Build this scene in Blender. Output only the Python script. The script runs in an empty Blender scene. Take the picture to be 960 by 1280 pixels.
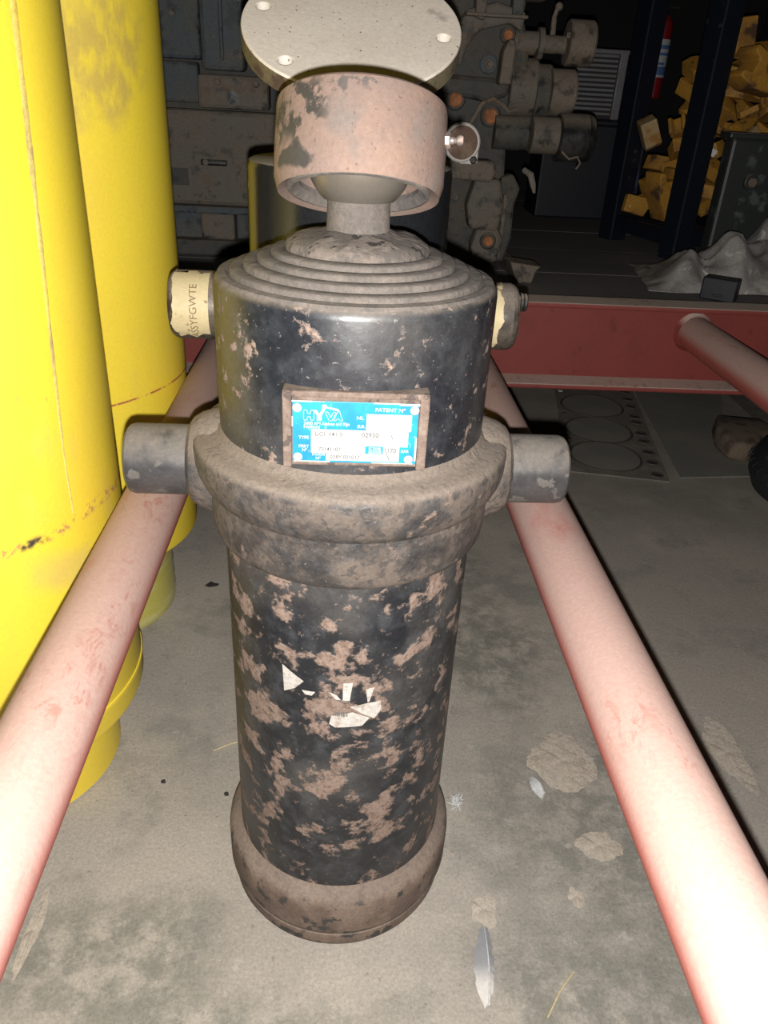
import bpy, bmesh, math, random
from mathutils import Vector, Matrix, noise as mnoise
random.seed(7)
sc = bpy.context.scene
COL = sc.collection
R = math.radians
PI = math.pi

# ------------------------------------------------------------------ camera
cam_d = bpy.data.cameras.new('camera'); cam = bpy.data.objects.new('camera', cam_d); COL.objects.link(cam)
cam_d.sensor_fit = 'VERTICAL'; cam_d.sensor_height = 36.0; cam_d.sensor_width = 27.0
cam_d.lens = 968 / 1280 * 36.0
cam_d.clip_start = 0.01; cam_d.clip_end = 60
right = Vector((0.9979, -0.0422, 0.0500)); down = Vector((0.0232, -0.4833, -0.8752)); fwd = right.cross(down)
# image axes: right, down, forward
fwd = Vector((0.0611, 0.8745, -0.4813)).normalized()
down = (down - fwd * down.dot(fwd)).normalized(); right = down.cross(fwd).normalized()
CAM = Vector((0, 0, 0.82))
cam.matrix_world = Matrix(((right.x, -down.x, -fwd.x, CAM.x), (right.y, -down.y, -fwd.y, CAM.y), (right.z, -down.z, -fwd.z, CAM.z), (0, 0, 0, 1)))
sc.camera = cam

# ------------------------------------------------------------------ world, flash, exposure
w = bpy.data.worlds.new('world'); sc.world = w; w.use_nodes = True
w.node_tree.nodes['Background'].inputs[0].default_value = (0.75, 0.85, 1.0, 1)
w.node_tree.nodes['Background'].inputs[1].default_value = 0.003
fl = bpy.data.lights.new('phone_flash', 'POINT'); fl.energy = 57; fl.color = (1.0, 0.965, 0.915); fl.shadow_soft_size = 0.004
flo = bpy.data.objects.new('phone_flash', fl); COL.objects.link(flo); flo.location = CAM + down * 0.020
sc.view_settings.view_transform = 'Standard'; sc.view_settings.look = 'None'
sc.view_settings.exposure = 0.0; sc.view_settings.gamma = 1.0; sc.view_settings.use_curve_mapping = False

# ------------------------------------------------------------------ materials
def lin(c):
    return tuple(((v / 255) / 12.92 if v / 255 <= 0.04045 else (((v / 255) + 0.055) / 1.055) ** 2.4) for v in c)

class Mat:
    def __init__(s, name, color, rough=0.6, metal=0.0, spec=0.5, bump=0.0, bscale=200, coat=0.0):
        s.m = bpy.data.materials.new(name); s.m.use_nodes = True
        s.t = s.m.node_tree; s.n = s.t.nodes; s.l = s.t.links
        s.b = s.n['Principled BSDF']
        s.tc = s.n.new('ShaderNodeTexCoord'); s.geo = s.n.new('ShaderNodeNewGeometry')
        rgb = s.n.new('ShaderNodeRGB'); rgb.outputs[0].default_value = (*color, 1); s.c = rgb.outputs[0]
        v = s.n.new('ShaderNodeValue'); v.outputs[0].default_value = rough; s.r = v.outputs[0]
        v = s.n.new('ShaderNodeValue'); v.outputs[0].default_value = metal; s.me = v.outputs[0]
        s.b.inputs['Specular IOR Level'].default_value = spec
        if coat: s.b.inputs['Coat Weight'].default_value = coat; s.b.inputs['Coat Roughness'].default_value = 0.15
        s.h = None; s.bump_amt = bump; s.bscale = bscale
    def math(s, op, a, b=None, clamp=False):
        nd = s.n.new('ShaderNodeMath'); nd.operation = op; nd.use_clamp = clamp
        for i, q in enumerate((a, b)):
            if q is None: continue
            if isinstance(q, (int, float)): nd.inputs[i].default_value = q
            else: s.l.new(q, nd.inputs[i])
        return nd.outputs[0]
    def ramp(s, val, lo, hi):
        nd = s.n.new('ShaderNodeMapRange'); nd.interpolation_type = 'SMOOTHSTEP'
        nd.inputs['From Min'].default_value = lo; nd.inputs['From Max'].default_value = hi
        s.l.new(val, nd.inputs['Value']); return nd.outputs['Result']
    def coord(s, off=(0, 0, 0), scale=(1, 1, 1)):
        mp = s.n.new('ShaderNodeMapping'); mp.inputs['Location'].default_value = off; mp.inputs['Scale'].default_value = scale
        s.l.new(s.tc.outputs['Object'], mp.inputs['Vector']); return mp.outputs[0]
    def noise(s, scale, lo, hi, detail=4, off=(0, 0, 0), stretch=(1, 1, 1), rough=0.55, dist=0.0):
        nd = s.n.new('ShaderNodeTexNoise'); nd.inputs['Scale'].default_value = scale; nd.inputs['Detail'].default_value = detail
        nd.inputs['Roughness'].default_value = rough; nd.inputs['Distortion'].default_value = dist
        s.l.new(s.coord(off, stretch), nd.inputs['Vector']); return s.ramp(nd.outputs['Fac'], lo, hi)
    def up(s, lo, hi):
        sx = s.n.new('ShaderNodeSeparateXYZ'); s.l.new(s.geo.outputs['Normal'], sx.inputs[0]); return s.ramp(sx.outputs[2], lo, hi)
    def axis(s, i):
        sx = s.n.new('ShaderNodeSeparateXYZ'); s.l.new(s.tc.outputs['Object'], sx.inputs[0]); return sx.outputs[i]
    def blob(s, c, r, soft=0.5, wob=0.35, nscale=8):
        # irregular spot: 1 inside, 0 outside
        mp = s.n.new('ShaderNodeMapping'); mp.vector_type = 'POINT'
        mp.inputs['Scale'].default_value = tuple(1 / q for q in r); mp.inputs['Location'].default_value = tuple(-a / q for a, q in zip(c, r))
        s.l.new(s.tc.outputs['Object'], mp.inputs['Vector'])
        ln = s.n.new('ShaderNodeVectorMath'); ln.operation = 'LENGTH'; s.l.new(mp.outputs[0], ln.inputs[0])
        nz = s.n.new('ShaderNodeTexNoise'); nz.inputs['Scale'].default_value = nscale; nz.inputs['Detail'].default_value = 6
        s.l.new(s.coord((c[0] * 3, c[1] * 5, 0)), nz.inputs['Vector'])
        d = s.math('ADD', ln.outputs['Value'], s.math('MULTIPLY', s.math('SUBTRACT', nz.outputs['Fac'], 0.5), wob * 4))
        return s.math('SUBTRACT', 1.0, s.ramp(d, 1 - soft, 1 + soft * 0.2))
    def mul(s, *a):
        o = a[0]
        for q in a[1:]: o = s.math('MULTIPLY', o, q)
        return o
    def layer(s, mask, color, rough=None, metal=None, height=0.0, amt=1.0):
        if amt != 1.0: mask = s.math('MULTIPLY', mask, amt)
        mx = s.n.new('ShaderNodeMix'); mx.data_type = 'RGBA'
        s.l.new(mask, mx.inputs['Factor']); s.l.new(s.c, mx.inputs[6]); mx.inputs[7].default_value = (*color, 1); s.c = mx.outputs[2]
        for key, val in (('r', rough), ('me', metal)):
            if val is None: continue
            m2 = s.n.new('ShaderNodeMix'); m2.data_type = 'FLOAT'
            s.l.new(mask, m2.inputs[0]); s.l.new(getattr(s, key), m2.inputs[2]); m2.inputs[3].default_value = val; setattr(s, key, m2.outputs[0])
        if height:
            hh = s.math('MULTIPLY', mask, height); s.h = hh if s.h is None else s.math('ADD', s.h, hh)
        return s
    def done(s, fine=0.55):
        if fine:
            tot = None
            for sc_, am in ((260, 0.6), (750, 0.4)):
                nz = s.n.new('ShaderNodeTexNoise'); nz.inputs['Scale'].default_value = sc_; nz.inputs['Detail'].default_value = 3; nz.inputs['Roughness'].default_value = 0.7
                s.l.new(s.tc.outputs['Object'], nz.inputs['Vector']); g = s.math('MULTIPLY', s.math('SUBTRACT', nz.outputs['Fac'], 0.5), am * fine * 3.0)
                tot = g if tot is None else s.math('ADD', tot, g)
            vm = s.n.new('ShaderNodeVectorMath'); vm.operation = 'SCALE'; s.l.new(s.c, vm.inputs[0]); s.l.new(s.math('MAXIMUM', s.math('ADD', tot, 1.0), 0.15), vm.inputs['Scale']); s.c = vm.outputs[0]
        s.l.new(s.c, s.b.inputs['Base Color']); s.l.new(s.r, s.b.inputs['Roughness']); s.l.new(s.me, s.b.inputs['Metallic'])
        h = s.h
        if s.bump_amt:
            nz = s.n.new('ShaderNodeTexNoise'); nz.inputs['Scale'].default_value = s.bscale; nz.inputs['Detail'].default_value = 5
            s.l.new(s.tc.outputs['Object'], nz.inputs['Vector']); g = s.math('MULTIPLY', nz.outputs['Fac'], s.bump_amt)
            h = g if h is None else s.math('ADD', h, g)
        if h is not None:
            bp = s.n.new('ShaderNodeBump'); bp.inputs['Strength'].default_value = 0.6; bp.inputs['Distance'].default_value = 0.002
            s.l.new(h, bp.inputs['Height']); s.l.new(bp.outputs[0], s.b.inputs['Normal'])
        return s.m

DUST = (0.19, 0.155, 0.128)
RUST = (0.27, 0.165, 0.115)
M = {}
def blackpaint(name, cover, scale, seed, dust_up=0.8, film=0.25, extra=None, base=(0.012, 0.0135, 0.017)):
    m = Mat(name, base, rough=0.33, spec=0.5, bump=0.12, bscale=160)
    m.layer(m.noise(60, 0.42, 0.72, 5, (seed, 0, 3)), (0.050, 0.055, 0.062), 0.5, amt=min(1, film * 2.6))
    m.layer(m.noise(9, 0.4, 0.7, 6, (seed, 4, 3), dist=0.4), (0.085, 0.080, 0.075), 0.65, amt=min(1, film * 2.4))
    msk = m.noise(scale, cover - 0.01, cover + 0.06, 7, (seed * 2, 1, 7), (1, 1, 1.12), 0.62, 0.1)
    m.layer(msk, (0.205, 0.150, 0.122), 0.9, height=0.5)
    m.layer(m.mul(msk, m.noise(180, 0.5, 0.62, 4, (seed, 9, 1))), (0.125, 0.078, 0.056), 0.95, height=-0.3, amt=0.75)
    m.layer(m.noise(300, 0.68, 0.74, 2, (seed, 2, 2)), (0.2, 0.18, 0.16), 0.8, amt=0.5)
    m.layer(m.mul(m.up(0.25, 0.85), m.noise(40, 0.2, 0.6, 5)), DUST, 0.95, amt=dust_up)
    return m
M['barrel'] = blackpaint('barrel_paint', 0.518, 33, 1.3).done()
M['head'] = blackpaint('head_paint', 0.585, 46, 5.1, film=0.15).done()
m = blackpaint('collar_paint', 0.62, 30, 8.2, base=(0.026, 0.026, 0.027))
m.layer(m.noise(22, 0.36, 0.60, 7, (2, 3, 1), rough=0.65), (0.104, 0.083, 0.068), 0.92, height=0.3, amt=0.95)
m.layer(m.noise(110, 0.52, 0.60, 4, (7, 3, 1)), (0.036, 0.034, 0.034), 0.7, height=-0.3, amt=0.7)
m.layer(m.up(0.15, 0.7), (0.15, 0.122, 0.10), 0.95, amt=0.85)
M['collar'] = m.done()
m = Mat('trunnion_steel', (0.085, 0.085, 0.088), 0.38, 0.55, bump=0.1)
m.layer(m.noise(45, 0.48, 0.62, 6, (1, 2, 0)), (0.045, 0.045, 0.048), 0.4, 0.3)
m.layer(m.noise(70, 0.58, 0.63, 5, (4, 2, 0)), (0.10, 0.09, 0.08), 0.8, 0, amt=0.8)
m.layer(m.mul(m.up(0.1, 0.8), m.noise(50, 0.15, 0.55, 5)), (0.14, 0.122, 0.106), 0.95, 0, amt=0.9)
M['trunnion'] = m.done(0.4)
m = Mat('base_rust', (0.125, 0.088, 0.070), 0.85, bump=0.25, bscale=150)
m.layer(m.noise(25, 0.42, 0.6, 6, (1, 1, 1)), (0.19, 0.142, 0.112), 0.9, height=0.3)
m.layer(m.noise(60, 0.56, 0.64, 5, (3, 1, 1)), (0.05, 0.045, 0.042), 0.8, height=-0.2)
m.layer(m.up(0.2, 0.8), (0.19, 0.152, 0.125), 0.95, amt=0.8)
M['base'] = m.done()
m = Mat('dusty_stage', (0.092, 0.080, 0.071), 0.9, bump=0.3, bscale=220)
m.layer(m.noise(60, 0.4, 0.65, 6, (1, 5, 1)), (0.118, 0.100, 0.088), 0.95, height=0.3)
m.layer(m.noise(22, 0.55, 0.68, 6, (6, 5, 1)), (0.075, 0.068, 0.064), 0.85)
M['stage'] = m.done()
m = Mat('stage_groove', (0.035, 0.03, 0.03), 0.85, bump=0.2)
m.layer(m.noise(70, 0.5, 0.7, 5), (0.11, 0.09, 0.08), 0.9)
M['groove'] = m.done()
m = Mat('crusted_boss', (0.08, 0.069, 0.061), 0.9, bump=0.8, bscale=120)
m.layer(m.noise(55, 0.42, 0.6, 6, (1, 5, 4)), (0.13, 0.108, 0.093), 0.95, height=0.6)
m.layer(m.noise(90, 0.6, 0.66, 3, (9, 5, 1)), (0.025, 0.022, 0.022), 0.8, height=-0.5)
M['boss'] = m.done()
m = Mat('pink_primer_ring', (0.150, 0.105, 0.088), 0.75, bump=0.3, bscale=180)
m.layer(m.noise(18, 0.4, 0.65, 5, (1, 5, 1)), (0.185, 0.122, 0.094), 0.8)
m.layer(m.noise(30, 0.5, 0.7, 5, (8, 5, 1)), (0.135, 0.108, 0.095), 0.85)
m.layer(m.noise(250, 0.64, 0.72, 3, (3, 3, 3)), (0.10, 0.062, 0.048), 0.85, height=-0.2, amt=0.7)
m.layer(m.mul(m.blob((-0.045, -0.03, 0.012), (0.036, 0.05, 0.028), 0.5, 0.7, 30), m.noise(70, 0.46, 0.54, 6, (5, 5, 5))), (0.030, 0.028, 0.026), 0.7, height=-0.3)
m.layer(m.blob((-0.045, -0.03, -0.018), (0.014, 0.04, 0.010), 0.3, 0.6, 60), (0.035, 0.032, 0.03), 0.7)
m.layer(m.mul(m.blob((-0.01, -0.055, 0.024), (0.02, 0.03, 0.008), 0.5, 0.7, 60), m.noise(120, 0.48, 0.55, 5, (5, 5, 5))), (0.07, 0.06, 0.055), 0.7)
M['ring'] = m.done(0.3)
m = Mat('ball_steel', (0.15, 0.135, 0.115), 0.36, 0.45, bump=0.05)
m.layer(m.noise(30, 0.45, 0.7, 5), (0.09, 0.072, 0.058), 0.6, 0.2, amt=0.7)
M['ball'] = m.done(0.15)
m = Mat('bright_steel', (0.24, 0.20, 0.185), 0.42, 0.5); m.layer(m.noise(150, 0.5, 0.7), (0.3, 0.22, 0.18), 0.7, 0.2); M['nipple'] = m.done()
m = Mat('rusty_bracket', (0.115, 0.082, 0.066), 0.9, bump=0.4, bscale=200)
m.layer(m.noise(60, 0.4, 0.65, 5), (0.165, 0.125, 0.102), 0.9); m.layer(m.noise(90, 0.58, 0.66, 5, (3, 3, 3)), (0.06, 0.045, 0.04), 0.9); M['bracket'] = m.done()
m = Mat('plate_blue', (0.004, 0.145, 0.265), 0.45)
m.layer(m.noise(40, 0.35, 0.65, 3), (0.006, 0.21, 0.31), 0.45)
m.layer(m.noise(260, 0.66, 0.72, 3, (2, 2, 2)), (0.24, 0.28, 0.30), 0.5, amt=0.5)
M['blue'] = m.done(0.15)
m = Mat('plate_white', (0.32, 0.32, 0.32), 0.5); m.layer(m.noise(80, 0.5, 0.75, 5), (0.27, 0.26, 0.25), 0.5); M['white'] = m.done(0.15)
M['ink'] = Mat('pencil_ink', (0.045, 0.043, 0.043), 0.7).done()
M['fineline'] = Mat('printed_line', (0.19, 0.20, 0.22), 0.7).done()
m = Mat('paper_scrap', (0.42, 0.40, 0.37), 0.8); m.layer(m.noise(90, 0.5, 0.65, 5), (0.30, 0.25, 0.21), 0.85); M['paper'] = m.done()
M['print'] = Mat('barcode_print', (0.10, 0.10, 0.10), 0.7).done()

def frame_mat(name, base, lo, hi, dust, amt):
    m = Mat(name, base, 0.6, bump=0.12, bscale=250)
    m.layer(m.noise(14, 0.4, 0.7, 5, (1, 2, 3)), tuple(v * 0.88 for v in base), 0.65)
    m.layer(m.noise(30, 0.62, 0.70, 6, (7, 2, 3)), tuple(v * 0.45 for v in base), 0.7, amt=0.4)
    m.layer(m.mul(m.up(lo, hi), m.noise(16, 0.05, 0.42, 6, (3, 3, 1), (1, 0.5, 1))), dust, 0.95, amt=amt)
    m.layer(m.mul(m.up(0.0, 0.6), m.noise(75, 0.50, 0.62, 8, (3, 7, 1), (1, 0.45, 1), 0.75, 0.8), m.noise(6, 0.47, 0.62, 4, (2, 1, 1))), (0.30, 0.125, 0.098), 0.85, amt=0.75)
    m.layer(m.mul(m.up(0.0, 0.6), m.noise(110, 0.60, 0.68, 7, (8, 7, 1), (1, 0.3, 1), 0.7, 0.8)), (0.40, 0.31, 0.26), 0.9, amt=0.4)
    return m.done(0.22)
M['frame'] = frame_mat('red_rail_paint', (0.36, 0.088, 0.070), -0.30, 0.42, (0.385, 0.262, 0.226), 0.95)
M['beam'] = frame_mat('red_beam_paint', (0.205, 0.037, 0.031), 0.3, 0.9, (0.56, 0.45, 0.38), 0.97)

def yellow(name, extra):
    m = Mat(name, (0.83, 0.645, 0.050), 0.42, bump=0.05, bscale=120)
    m.layer(m.noise(5, 0.4, 0.7, 4), (0.81, 0.605, 0.060), 0.45)
    m.layer(m.noise(14, 0.56, 0.75, 7, (3, 1, 2), (1, 1, 0.4)), (0.62, 0.48, 0.11), 0.7, amt=0.5)
    m.layer(m.noise(120, 0.72, 0.75, 3, (5, 1, 2), (1, 1, 0.2)), (0.45, 0.28, 0.08), 0.7, amt=0.6)
    extra(m); return m.done(0.12)
def near_extra(m):
    z = m.axis(2)
    nz = m.noise(6, 0.0, 1.0, 3, (1, 1, 1))
    d = m.math('ABSOLUTE', m.math('SUBTRACT', z, m.math('ADD', m.math('MULTIPLY', nz, 0.03), 0.390)))
    band = m.math('SUBTRACT', 1.0, m.ramp(d, 0.002, 0.010))
    m.layer(m.mul(band, m.noise(90, 0.48, 0.58, 7, (2, 2, 2), rough=0.7)), (0.42, 0.19, 0.10), 0.8, amt=0.85)
    m.layer(m.mul(band, m.noise(40, 0.48, 0.58, 7, (8, 2, 2)), m.blob((0.125, -0.13, 0.402), (0.035, 0.035, 0.016), 0.4, 0.4, 40)), (0.05, 0.04, 0.03), 0.8)
    m.layer(m.blob((0.15, -0.10, 0.36), (0.05, 0.05, 0.03), 0.9, 0.4, 20), (0.50, 0.36, 0.16), 0.8, amt=0.45)
M['yellow_near'] = yellow('yellow_paint_near', near_extra)
def far_extra(m):
    m.layer(m.mul(m.blob((0.12, -0.13, 0.84), (0.1, 0.1, 0.085), 0.6, 0.5, 18), m.noise(60, 0.3, 0.6, 6, (1, 1, 1), (1, 1, 0.5))), (0.50, 0.36, 0.085), 0.8, amt=0.75)
    z = m.axis(2); d = m.math('ABSOLUTE', m.math('SUBTRACT', z, m.math('ADD', 0.412, m.math('MULTIPLY', m.axis(0), 0.08))))
    m.layer(m.mul(m.math('SUBTRACT', 1.0, m.ramp(d, 0.0008, 0.0022)), m.noise(40, 0.4, 0.5, 4)), (0.42, 0.14, 0.05), 0.8)
M['yellow_far'] = yellow('yellow_paint_far', far_extra)
m = Mat('yellow_seam_dirt', (0.58, 0.46, 0.13), 0.85, bump=0.4, bscale=150)
m.layer(m.noise(50, 0.45, 0.62, 6, (1, 1, 1), (1, 1, 0.15)), (0.72, 0.52, 0.10), 0.7); m.layer(m.noise(80, 0.56, 0.66, 6, (4, 1, 1), (1, 1, 0.2)), (0.40, 0.28, 0.13), 0.9); M['seam'] = m.done()
m = Mat('film_wrap', (0.55, 0.50, 0.11), 0.32, coat=0.4); m.layer(m.noise(30, 0.45, 0.65, 5, (1, 1, 1), (0.3, 0.3, 2)), (0.62, 0.57, 0.25), 0.4); M['film'] = m.done(0.2)

m = Mat('flange_grey', (0.56, 0.51, 0.45), 0.75, bump=0.15)
m.layer(m.noise(14, 0.4, 0.7, 5), (0.52, 0.465, 0.405), 0.8); m.layer(m.noise(30, 0.6, 0.75, 5, (4, 4, 4)), (0.22, 0.19, 0.165), 0.8, amt=0.7); m.layer(m.noise(200, 0.69, 0.73, 2, (4, 4, 4)), (0.12, 0.09, 0.08), 0.8); M['flange'] = m.done(0.25)
m = Mat('flange_side', (0.10, 0.085, 0.045), 0.7, bump=0.2); m.layer(m.noise(40, 0.5, 0.65, 5), (0.05, 0.03, 0.02), 0.8); M['flange_side'] = m.done()
m = Mat('gloss_black', (0.012, 0.013, 0.015), 0.22, bump=0.05); m.layer(m.noise(30, 0.66, 0.70, 4), (0.22, 0.2, 0.18), 0.8); m.layer(m.up(0.3, 0.9), (0.20, 0.18, 0.155), 0.9, amt=0.9); M['gloss_black'] = m.done()
m = Mat('cream_tape', (0.50, 0.42, 0.25), 0.55, bump=0.15); m.layer(m.noise(30, 0.45, 0.7, 6, (1, 0, 0), (0.5, 1, 1)), (0.42, 0.34, 0.20), 0.6); m.layer(m.noise(90, 0.62, 0.68, 5, (2, 2, 2)), (0.25, 0.18, 0.11), 0.7); M['tape'] = m.done(0.2)
m = Mat('tape_ink', (0.17, 0.12, 0.06), 0.7); M['tape_ink'] = m.done()
m = Mat('greasy_pin', (0.14, 0.12, 0.10), 0.4, 0.5, bump=0.1); m.layer(m.noise(40, 0.45, 0.6, 5), (0.045, 0.036, 0.03), 0.5, 0.2); m.layer(m.up(0.2, 0.8), DUST, 0.9, 0, amt=0.8); M['pin'] = m.done()

def machine(name, base, grime, dust=0.6, rough=0.7, rusty=0.0):
    m = Mat(name, base, rough, bump=0.35, bscale=90)
    m.layer(m.noise(12, 0.4, 0.65, 7, (1, 6, 2), rough=0.65), grime, 0.85, height=0.2)
    m.layer(m.noise(35, 0.54, 0.66, 6, (6, 6, 2)), tuple(v * 0.3 for v in base), 0.6)
    if rusty: m.layer(m.noise(18, 0.56, 0.66, 6, (9, 6, 2)), (0.14, 0.075, 0.04), 0.9, amt=rusty)
    m.layer(m.mul(m.up(0.3, 0.9), m.noise(20, 0.2, 0.5)), (0.20, 0.165, 0.13), 0.95, amt=dust)
    m.layer(m.noise(170, 0.70, 0.74, 3, (2, 1, 2)), (0.22, 0.2, 0.17), 0.8, amt=0.6)
    return m.done()
M['eng_blue'] = machine('engine_blue_black', (0.050, 0.062, 0.072), (0.085, 0.085, 0.075))
M['eng_brown'] = machine('engine_brown_dust', (0.105, 0.092, 0.075), (0.135, 0.11, 0.085), rusty=0.3)
M['eng_dark'] = machine('engine_dark_casting', (0.042, 0.043, 0.040), (0.075, 0.070, 0.056), rusty=0.15)
M['eng_dust'] = machine('engine_dusty_drum', (0.12, 0.098, 0.075), (0.15, 0.122, 0.095), rusty=0.3)
M['eng_black'] = machine('engine_black_grease', (0.012, 0.012, 0.013), (0.03, 0.027, 0.022), rough=0.3, dust=0.7)
m = Mat('orange_plug', (0.34, 0.13, 0.05), 0.8, bump=0.3); m.layer(m.noise(50, 0.45, 0.65), (0.22, 0.09, 0.04), 0.85); M['plug'] = m.done()
m = Mat('brown_disc', (0.16, 0.10, 0.075), 0.85, bump=0.4); m.layer(m.noise(45, 0.45, 0.6, 6), (0.24, 0.165, 0.125), 0.9); M['disc'] = m.done()
M['pale_rim'] = Mat('pale_rim', (0.62, 0.60, 0.56), 0.5).done()

m = Mat('concrete_floor', (0.325, 0.298, 0.262), 0.9, bump=0.5, bscale=120)
m.layer(m.noise(3.2, 0.42, 0.62, 7, (2, 1, 0), rough=0.6), (0.385, 0.35, 0.303), 0.95)
m.layer(m.noise(7, 0.50, 0.66, 8, (5, 3, 0), rough=0.65), (0.24, 0.23, 0.205), 0.85, amt=0.8)
for c, r in (((0.36, 0.66, 0), (0.2, 0.27, 1)), ((-0.24, 0.5, 0), (0.17, 0.09, 1)), ((-0.10, 0.42, 0), (0.2, 0.07, 1)), ((0.3, 0.44, 0), (0.2, 0.14, 1)), ((0.26, 1.05, 0), (0.12, 0.3, 1))):
    m.layer(m.mul(m.blob(c, r, 0.7, 0.4, 6), m.noise(28, 0.35, 0.6, 7, (c[0], 2, 0), rough=0.7)), (0.175, 0.172, 0.148), 0.8, amt=0.85)
m.layer(m.noise(38, 0.58, 0.68, 7, (1, 9, 0), rough=0.7), (0.43, 0.41, 0.37), 0.9, amt=0.45)
m.layer(m.noise(130, 0.64, 0.70, 4, (3, 9, 0)), (0.17, 0.155, 0.14), 0.9, amt=0.55)
m.layer(m.mul(m.blob((0.9, 1.9, 0), (0.9, 0.65, 1), 0.5, 0.3, 4), m.noise(9, 0.3, 0.6, 6)), (0.25, 0.225, 0.19), 0.9, amt=0.6)
M['floor'] = m.done(0.5)
m = Mat('mortar', (0.43, 0.38, 0.32), 0.95, bump=1.2, bscale=90); m.layer(m.noise(60, 0.45, 0.65, 6), (0.37, 0.32, 0.265), 0.95, height=0.6); M['mortar'] = m.done()
m = Mat('near_black_wall', (0.010, 0.010, 0.011), 0.95); m.layer(m.noise(4, 0.4, 0.7, 5), (0.014, 0.013, 0.013), 0.95); M['wall'] = m.done()  # near-black base colour keeps the walls and ceiling dark
m = Mat('deck_plank', (0.14, 0.13, 0.125), 0.8, bump=0.3); m.layer(m.noise(6, 0.4, 0.65, 6, (0, 0, 0), (0.6, 0.8, 1)), (0.105, 0.097, 0.092), 0.85); m.layer(m.noise(60, 0.66, 0.72, 4), (0.2, 0.18, 0.15), 0.9, amt=0.5); M['deck'] = m.done()
m = Mat('navy_steel', (0.005, 0.007, 0.014), 0.5, bump=0.1); m.layer(m.noise(50, 0.66, 0.72, 4), (0.06, 0.065, 0.08), 0.7, amt=0.6); M['navy'] = m.done()
m = Mat('yellow_part', (0.42, 0.215, 0.03), 0.6, bump=0.3); m.layer(m.noise(14, 0.45, 0.65, 6), (0.30, 0.145, 0.03), 0.7); m.layer(m.noise(24, 0.52, 0.66, 6, (4, 4, 4)), (0.09, 0.045, 0.02), 0.85); m.layer(m.noise(90, 0.68, 0.74, 4, (1, 4, 4)), (0.5, 0.45, 0.38), 0.8); M['ypart'] = m.done()
m = Mat('worn_ypart', (0.42, 0.30, 0.15), 0.7, bump=0.3); m.layer(m.noise(20, 0.5, 0.65, 6), (0.34, 0.17, 0.04), 0.8); M['ypart_worn'] = m.done()
M['tag'] = Mat('white_tag', (0.75, 0.72, 0.66), 0.7).done()
m = Mat('plastic_film', (0.33, 0.32, 0.305), 0.32, spec=0.6, bump=0.6, bscale=40); m.layer(m.noise(14, 0.42, 0.62, 7, dist=0.6), (0.20, 0.19, 0.18), 0.4); m.layer(m.noise(22, 0.62, 0.70, 7, (3, 3, 1), dist=1.0), (0.55, 0.54, 0.53), 0.4); M['bag'] = m.done()
m = Mat('green_black_casting', (0.022, 0.027, 0.026), 0.5, bump=0.3); m.layer(m.noise(20, 0.58, 0.68, 6), (0.07, 0.085, 0.08), 0.7); m.layer(m.up(0.4, 0.9), (0.26, 0.23, 0.2), 0.9, amt=0.8); M['casting'] = m.done()
M['red_can'] = Mat('extinguisher_red', (0.30, 0.012, 0.018), 0.35).done()
m = Mat('extinguisher_label', (0.60, 0.62, 0.66), 0.5); M['can_label'] = m.done()
M['can_blue'] = Mat('extinguisher_label_blue', (0.10, 0.20, 0.48), 0.5).done()
m = Mat('radiator_fin', (0.20, 0.20, 0.225), 0.55, 0.3); m.layer(m.noise(20, 0.4, 0.6), (0.2, 0.19, 0.19), 0.7); M['fin'] = m.done()
M['fin_dark'] = Mat('radiator_core_dark', (0.03, 0.03, 0.035), 0.8).done()
m = Mat('navy_cabinet', (0.045, 0.055, 0.12), 0.6, bump=0.3); m.layer(m.noise(14, 0.45, 0.6, 7), (0.02, 0.02, 0.035), 0.8); m.layer(m.noise(30, 0.6, 0.68, 6, (4, 1, 1)), (0.10, 0.12, 0.22), 0.7); M['cabinet'] = m.done()
m = Mat('tyre_rubber', (0.018, 0.020, 0.024), 0.6, bump=0.2); m.layer(m.noise(60, 0.55, 0.7), (0.035, 0.035, 0.036), 0.8); M['tyre'] = m.done()
m = Mat('gasket_metal', (0.19, 0.172, 0.148), 0.7, bump=0.2); m.layer(m.noise(20, 0.45, 0.65, 6), (0.24, 0.215, 0.18), 0.8); m.layer(m.noise(30, 0.63, 0.7, 5, (3, 1, 1)), (0.2, 0.11, 0.06), 0.8); M['gasket'] = m.done()
M['gasket_dark'] = Mat('gasket_bead', (0.08, 0.07, 0.06), 0.7).done()
m = Mat('sheet_steel', (0.215, 0.21, 0.185), 0.75, bump=0.1); m.layer(m.noise(6, 0.4, 0.65, 6), (0.25, 0.235, 0.20), 0.85); M['sheet'] = m.done()
m = Mat('rust_lump', (0.19, 0.145, 0.105), 0.95, bump=0.8, bscale=60); m.layer(m.noise(25, 0.45, 0.62, 6), (0.11, 0.075, 0.055), 0.95); M['lump'] = m.done()
m = Mat('feather_grey', (0.25, 0.255, 0.27), 0.8); m.layer(m.ramp(m.axis(1), 0.0, -0.03), (0.55, 0.53, 0.50), 0.8); M['feather'] = m.done(0.2)
M['down'] = Mat('down_white', (0.50, 0.51, 0.51), 0.9).done()
M['straw'] = Mat('straw', (0.50, 0.42, 0.24), 0.8).done()
M['scrap'] = Mat('dark_scrap', (0.03, 0.027, 0.025), 0.9).done()
m = Mat('cloth_rag', (0.17, 0.15, 0.13), 0.95, bump=0.5); M['rag'] = m.done()

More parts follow.
